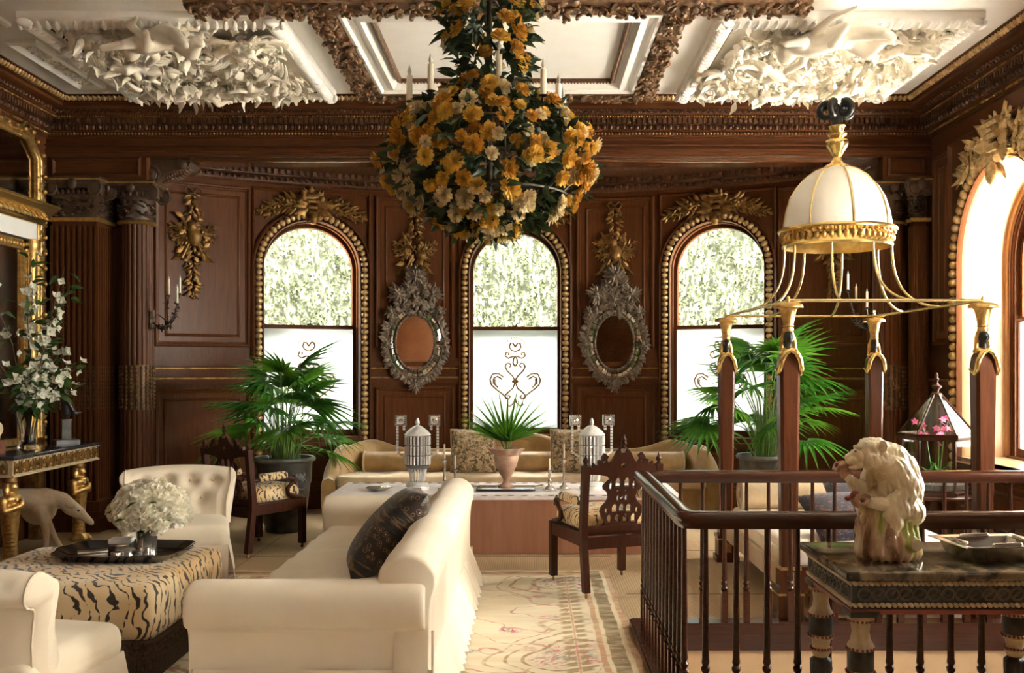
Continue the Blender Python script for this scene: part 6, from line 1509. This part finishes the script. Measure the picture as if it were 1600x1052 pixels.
# ---------------------------------------------------------------- palms
random.seed(81)
def fan_mesh(name, m, L=.42, n=16, spread=2.3, droop=.35, w=.055, fused=.4):
    mb = MB()
    for i in range(n):
        a = -spread+2*spread*(i+.5)/n; l = L*(.72+.28*math.cos(a*.6))*rnd(.92,1.05)
        blade(mb, l, w*(1-.25*abs(a)/spread), droop*(1+.4*abs(a)/spread), .45, 6, TR(0,0,0,0,0,-a) @ TR(rx=.10), .42)
    me = mb.mesh(name, 0); me.materials.append(MAT[m]); return me
fans = [fan_mesh('frond', 'palm', .46, 18, 2.2, .30, .066), fan_mesh('frond', 'palm', .40, 16, 1.9, .50, .066), fan_mesh('frond', 'palm_bright', .45, 17, 2.1, .22, .066)]
def potted_palm(label, loc, rim, h, n, hmin, hmax, spread, leaf=1.0, seed=1):
    random.seed(seed)
    t = thing('potted_palm', label, 'potted plant', loc)
    p = MB().lathe([(rim*.62,0),(rim*.66,.02),(rim*.66,.06),(rim*.70,.08),(rim*.86,h*.62),(rim*.90,h*.66),(rim*.92,h*.86),(rim*.94,h*.93)], 36).build('pot', 'zinc', t, 50)
    MB().lathe([(rim*.93,h*.92),(rim*1.02,h*.935),(rim*1.05,h*.965),(rim*1.0,h*.99),(rim*.92,h*.985),(rim*.9,h*.94)], 36, None, False).build('rim', 'zinc_rim', p, 60)
    for a in (-.75, -PI/2-.9, PI/2):
        k = MB(); c, s = rim*.90*math.cos(a), rim*.90*math.sin(a); Mx = TR(c, s, h*.72, 0, 0, a)
        k.ell((0,0,0), (.03,.05,.055), Mx, 10, 6); k.ell((.025,0,-.015), (.02,.025,.02), Mx, 8, 5); k.ell((.0,.045,.03), (.02,.02,.03), Mx, 8, 5); k.ell((.0,-.045,.03), (.02,.02,.03), Mx, 8, 5)
        k.tube([(.03, .055*math.cos(b), -.05+.055*math.sin(b)) for b in [2*PI*i/16 for i in range(16)]], .008, 6, Mx, loop=True); k.build('lion_mask_handle', 'zinc_rim', p, 60)
    MB().lathe([(rim*.9,h*.93),(.01,h*.95)], 24).build('soil', 'soil', t)
    for i in range(n):
        a = i*2.39996+rnd(-.3,.3); f = (i+.5)/n; hh = hmax-(hmax-hmin)*f*rnd(.8,1.1); sp = spread*(.25+.75*f)*rnd(.8,1.1)
        b = Vector((rim*.45*f*math.cos(a), rim*.45*f*math.sin(a), h*.93)); e = Vector((sp*.72*math.cos(a), sp*.72*math.sin(a), h+hh)); m_ = b.lerp(e, .5)+Vector((-.12*sp*math.cos(a), -.12*sp*math.sin(a), .06))
        P = [b, b.lerp(m_, .5)+Vector((0,0,.03)), m_, m_.lerp(e, .5)+Vector((0,0,.025)), e]
        s_ = MB().tube(P, [.007,.006,.006,.005,.005], 6).build('stalk', 'stem_green', t, 60)
        d = Vector((math.cos(a), math.sin(a), .75-1.0*f+rnd(-.25,.25))).normalized()
        o = mobj('frond', fans[i % 3], None, s_, e, rot=look_rot(d, rnd(-.4,.4)).to_euler(), scale=leaf*rnd(.85,1.15))
    st = MB()
    for i in range(26): a = rnd(0,6.28); r = rim*rnd(.1,.6); st.tube([(r*math.cos(a), r*math.sin(a), h*.93), (r*1.2*math.cos(a)+rnd(-.06,.06), r*1.2*math.sin(a)+rnd(-.06,.06), h+rnd(.25,.55))], [.006,.004], 5)
    o = st.build('bare_stems', 'stem_green', t, 60); o['kind'] = 'stuff'
    return t
potted_palm('fan palm in a grey metal pot with ring handles beside the left gothic armchair', (-2.46, 9.98, 0), .295, .75, 28, .08, .90, .80, 1.0, 5)
potted_palm('tall fan palm in a dark metal pot behind the canopy daybed', (2.40, 10.12, 0), .29, .76, 34, .15, 1.10, .98, 1.05, 9)
# ---------------------------------------------------------------- things on the draped table
TZ2 = DZ+.003
def crystal_urn(label, x, y):
    t = thing('crystal_urn', label, 'urn', (x, y, TZ2), .12, 'crystal urns on the draped table')
    f = MB().lathe([(.115,0),(.118,.02),(.105,.03),(.112,.04),(.095,.065),(.06,.075)], 24).build('foot', 'crystal_solid', t, 30)
    def tier(name, r0, r1, z0, z1, n, par):
        mb = MB()
        for k in range(n):
            a = 2*PI*(k+.5)/n; c, s = math.cos(a), math.sin(a); w0, w1 = r0*PI/n*.66, r1*PI/n*.66
            vs = []
            for r, w, z in ((r0, w0, z0), (r0+.004, w0, z0+.008), (r1+.004, w1, z1-.008), (r1, w1, z1)): vs.append([(r*c-w*s, r*s+w*c, z), ((r+.010)*c, (r+.010)*s, z), (r*c+w*s, r*s-w*c, z), ((r-.012)*c, (r-.012)*s, z)])
            mb.loft(vs)
        return mb.build(name, 'crystal_solid', par, 0)
    tier('stem_prisms', .055, .075, .075, .19, 18, t); bd = MB().lathe([(.09,.19),(.11,.20),(.115,.22),(.094,.232),(.092,.50),(.03,.50)], 24).build('bowl', 'zinc_rim', t, 40)
    for z0, z1 in ((.232,.312),(.322,.402),(.412,.494)): tier('prism_tier', .108, .108, z0, z1, 22, bd)
    l = MB().lathe([(.118,.498),(.124,.505),(.120,.512),(.088,.548),(.05,.576),(.02,.592)], 22, None, True, 0).build('lid', 'crystal_solid', t, 20)
    MB().lathe([(.012,.59),(.016,.60),(.020,.615),(.016,.635),(.006,.66)], 10).build('lid_finial', 'crystal_solid', l, 50)
    for s in (-1, 1):
        hd = MB()
        def seg(p, q):
            n = max(2, int((Vector(p)-Vector(q)).length/.026))
            for i in range(n):
                c = Vector(p).lerp(Vector(q), (i+.5)/n); hd.box(c.x, c.y, c.z, .022 if abs(p[2]-q[2]) > abs(p[0]-q[0]) else .024, .022, .022)
        seg((s*.115,0,.30), (s*.185,0,.345)); seg((s*.185,0,.345), (s*.185,0,.60)); seg((s*.125,0,.545), (s*.125,0,.60)); hd.build('handle', 'crystal_solid', t, 0)
        q = MB().bb(s*.155-.052, s*.155+.052, -.018, .018, .59, .69).build('handle_plaque', 'crystal_solid', t, 0)
        mb = MB()
        for i in range(6):
            for j in range(6):
                if max(abs(i-2.5), abs(j-2.5)) > 2: mb.box(s*.155-.042+.0168*i, -.021, .598+.0168*j, .013, .010, .013)
        mb.lathe([(.026,0),(.02,.012),(.004,.016)], 8, TR(s*.155,-.018,.64,PI/2,0,0)); mb.build('plaque_prisms', 'silver', q, 0)
crystal_urn('crystal prism urn with square handles, left of the fan palm urn', -1.04, 9.22); crystal_urn('crystal prism urn with square handles, behind the right gothic armchair', .575, 9.24)
def candlestick(label, x, y, h, hc):
    t = thing('candlestick', label, 'candlestick', (x, y, TZ2), .3, 'silver candlesticks on the draped table')
    MB().bb(-.052,.052,-.052,.052,0,.014).lathe([(.045,.014),(.04,.03),(.018,.045),(.013,.07),(.02,.085),(.012,.10),(.010,h*.6),(.016,h*.72),(.010,h*.8),(.018,h*.9),(.026,h*.94),(.026,h*.95),(.012,h*.955),(.012,h)], 14, None, True, 0).build('stick', 'silver_old', t, 50)
    MB().lathe([(.009,h),(.008,h+hc),(.002,h+hc+.004)], 10).build('candle', 'wax', t, 50)
candlestick('taller silver candlestick left of the fan palm urn', -.785, 9.15, .29, .13); candlestick('shorter silver candlestick left of the fan palm urn', -.700, 9.32, .18, .12)
candlestick('taller silver candlestick right of the fan palm urn', .315, 9.2, .29, .13); candlestick('shorter silver candlestick right of the fan palm urn', .18, 9.13, .19, .10)
t = thing('oblong_tray', 'black oblong tray with silver handles on the draped table', 'tray', (-.22, 9.20, TZ2))
rbox(MB(), -.27, .27, -.16, .16, .006, .022, .008, n=2).build('tray_body', 'lacquer', t, 50)
for s in (-1, 1): MB().tube([(s*.26,-.07,.02),(s*.33,-.06,.035),(s*.34,0,.04),(s*.33,.06,.035),(s*.26,.07,.02)], .008, 6).build('handle', 'silver', t, 60)
t = thing('palm_urn', 'scalloped terracotta urn holding a small fan palm', 'potted plant', (-.22, 9.22, TZ2+.023))
MB().lathe([(.075,0),(.075,.014),(.05,.025),(.028,.05),(.030,.075),(.06,.12),(.10,.20),(.118,.275),(.112,.29),(.125,.31)], 32).build('urn_body', 'terracotta', t, 50)
MB().lathe([(.122,.305),(.145,.335),(.165,.355),(.155,.36),(.125,.335),(.11,.31)], 48, None, False, 0, lambda k: 1+.07*math.cos(k*2*PI*8)).build('scalloped_rim', 'terracotta', t, 60)
MB().lathe([(.115,.315),(.01,.325)], 16).build('soil', 'soil', t)
cf = [fan_mesh('frond', 'palm_bright', .46, 15, 1.35, .06, .032), fan_mesh('frond', 'palm', .44, 13, 1.25, .16, .034)]
for i, (a, el, L, k) in enumerate(((0,1.35,1,0),(1.5,1.25,1.05,0),(PI,1.3,.95,1),(-.5,.75,.95,1),(PI+.4,.75,.95,1),(.1,.40,1,1),(PI-.1,.45,.95,0),(-1.4,.85,.8,0),(1.8,.7,.9,1))):
    s_ = MB().tube([(0,0,.31),(.05*math.cos(a),.05*math.sin(a),.42)], .006, 6).build('stalk', 'stem_green', t, 60)
    mobj('frond', cf[k], None, s_, (.05*math.cos(a),.05*math.sin(a),.42), rot=look_rot((math.cos(a)*math.cos(el), math.sin(a)*math.cos(el), math.sin(el)), (PI/2 if False else 0)).to_euler(), scale=L*1.06)
for x, y, lab in ((-1.38, 9.12, 'small silver shell ashtray at the left of the draped table'), (.90, 9.15, 'small silver shell ashtray at the right of the draped table')):
    tag(MB().lathe([(.05,0),(.07,.01),(.115,.028),(.12,.032),(.10,.026),(.05,.012),(.005,.01)], 36, None, True, 0, lambda k: 1+.06*math.cos(k*2*PI*12)).build('ashtray', 'silver_old', None, 60, (x, y, TZ2)), lab, 'ashtray')
# ---------------------------------------------------------------- flower chandelier
random.seed(88)
t = thing('flower_chandelier', 'hanging chandelier smothered in amber and cream flowers with candles', 'chandelier', (-.245, 6.0, 2.40))
def ro(zz):
    pts = [(.0,.02),(.06,.16),(.13,.33),(.27,.55),(.42,.64),(.56,.63),(.70,.53),(.80,.42),(.88,.26),(1.0,.23),(1.2,.26),(1.4,.28),(1.9,.28)]
    for (a, b), (c, d) in zip(pts, pts[1:]):
        if a <= zz <= c: return b+(d-b)*(zz-a)/(c-a)
    return .25
def rosette(m, seed):
    rs = random.Random(seed); mb = MB(); mb.ell((0,0,.004), (.012,.012,.012), None, 8, 5)
    for n, L, el, z in ((12,.050,.02,0),(11,.047,.32,.003),(10,.041,.62,.006),(8,.032,.92,.010),(6,.022,1.2,.014)):
        for k in range(n):
            a = 2*PI*k/n+rs.uniform(-.15,.15); petal(mb, L*rs.uniform(.9,1.06), L*.46, .18, TR(0,0,z,0,0,a) @ TR(rx=el))
    me = mb.mesh('flower', 0); me.materials.append(MAT[m]); return me
rz_ = [rosette('petal_amber', 1), rosette('petal_gold', 2), rosette('petal_gold', 3), rosette('petal_amber', 4), rosette('petal_cream', 5)]
def lobed(m):
    mb = MB()
    for a, L in ((0,.12),(.75,.09),(-.75,.09),(1.5,.06),(-1.5,.06)): blade(mb, L, .045, .25, .3, 4, TR(rz=a), .7)
    me = mb.mesh('leaf', 0); me.materials.append(MAT[m]); return me
lv = lobed('dark_leaf'); bz = MB(); blade(bz, .13, .05, .3, .3, 4, None, .8); lv2 = bz.mesh('leaf', 0); lv2.materials.append(MAT['dark_leaf'])
# iron frame: central stem, hoops and arms
fr = MB(); fr.tube([(0,0,.05),(0,0,1.87)], .018, 8)
for zz in (.27, .45, .65): fr.tube([(ro(zz)*.86*math.cos(a), ro(zz)*.86*math.sin(a), zz) for a in [2*PI*k/32 for k in range(32)]], .007, 6, loop=True)
for k in range(8):
    a = 2*PI*k/8+.2; fr.tube([(0,0,.04),(.30*math.cos(a),.30*math.sin(a),.16),(.54*math.cos(a),.54*math.sin(a),.40),(.50*math.cos(a),.50*math.sin(a),.72),(.2*math.cos(a),.2*math.sin(a),.86),(.03*math.cos(a),.03*math.sin(a),1.0)], .008, 6)
fr.build('iron_frame', 'iron', t, 60)
def surf(zz, a, k=1): r = ro(zz)*k; return Vector((r*math.cos(a), r*math.sin(a), zz))
nf = 0
for i in range(300):
    if i < 225: zz = rnd(.03, .78)
    else: zz = rnd(.78, 1.68)
    a = rnd(-PI, PI); a = -PI/2+ (a if i % 4 else a*.98)
    if i % 5 < 3: a = -PI/2+rnd(-1.7, 1.7)
    p = surf(zz, a, rnd(.86, 1.04)); d = Vector((math.cos(a), math.sin(a), (.55 if zz > .6 else -.35)+rnd(-.4,.4))).normalized()
    k = random.choice((0,1,2,1,0,3,4,4)) if zz > .25 or zz > .8 else random.choice((0,1,2,4,4,4))
    mobj('flower', rz_[k], None, t, p, rot=(Vector((0,0,1)).rotation_difference(d)).to_euler(), scale=rnd(.70, 1.30)); nf += 1
def leafat():
    zz = rnd(.03, .80) if random.random() < .68 else rnd(.80, 1.75); a = rnd(-PI, PI)
    p = surf(zz, a, rnd(.45, .98)); d = Vector((math.cos(a)+rnd(-.7,.7), math.sin(a)+rnd(-.7,.7), rnd(-.7,.8))).normalized(); return p, d
for i in range(300):
    p, d = leafat(); mobj('leaf', (lv, lv2)[i % 2], None, t, p, rot=look_rot(d, rnd(-1.5,1.5)).to_euler(), scale=rnd(.8, 1.35))
mb = MB()
for i in range(1100): p, d = leafat(); blade(mb, rnd(.07,.14), .045, .3, .3, 3, Matrix.Translation(p) @ look_rot(d, rnd(-1.5,1.5)), .8)
o = mb.build('dense_foliage', 'dark_leaf', t, 0); o['kind'] = 'stuff'
for k, (a, r, z) in enumerate(((PI-.15,.50,.76),(PI+.35,.49,.80),(-2.25,.50,.80),(-.75,.44,.80),(-.15,.42,.78),(.35,.48,.76),(1.2,.48,.76),(2.0,.48,.76),(-1.3,.25,.92))):
    x, y = r*math.cos(a), r*math.sin(a)
    MB().tube([(x*.5,y*.5,.55),(x*.85,y*.85,.62),(x,y,z)], .007, 6).lathe([(.008,-.01),(.03,0),(.012,.006)], 12, TR(x,y,z)).build('candle_arm', 'iron', t, 60)
    c = MB().lathe([(.018,z),(.018,z+.15),(.012,z+.154)], 12, TR(x,y,0)).build('candle', 'wax', t, 50)
    MB().lathe([(.006,z+.154),(.012,z+.170),(.012,z+.18),(.004,z+.205),(.001,z+.215)], 8, TR(x,y,0)).build('flame_bulb', 'wick_bulb', c, 60)
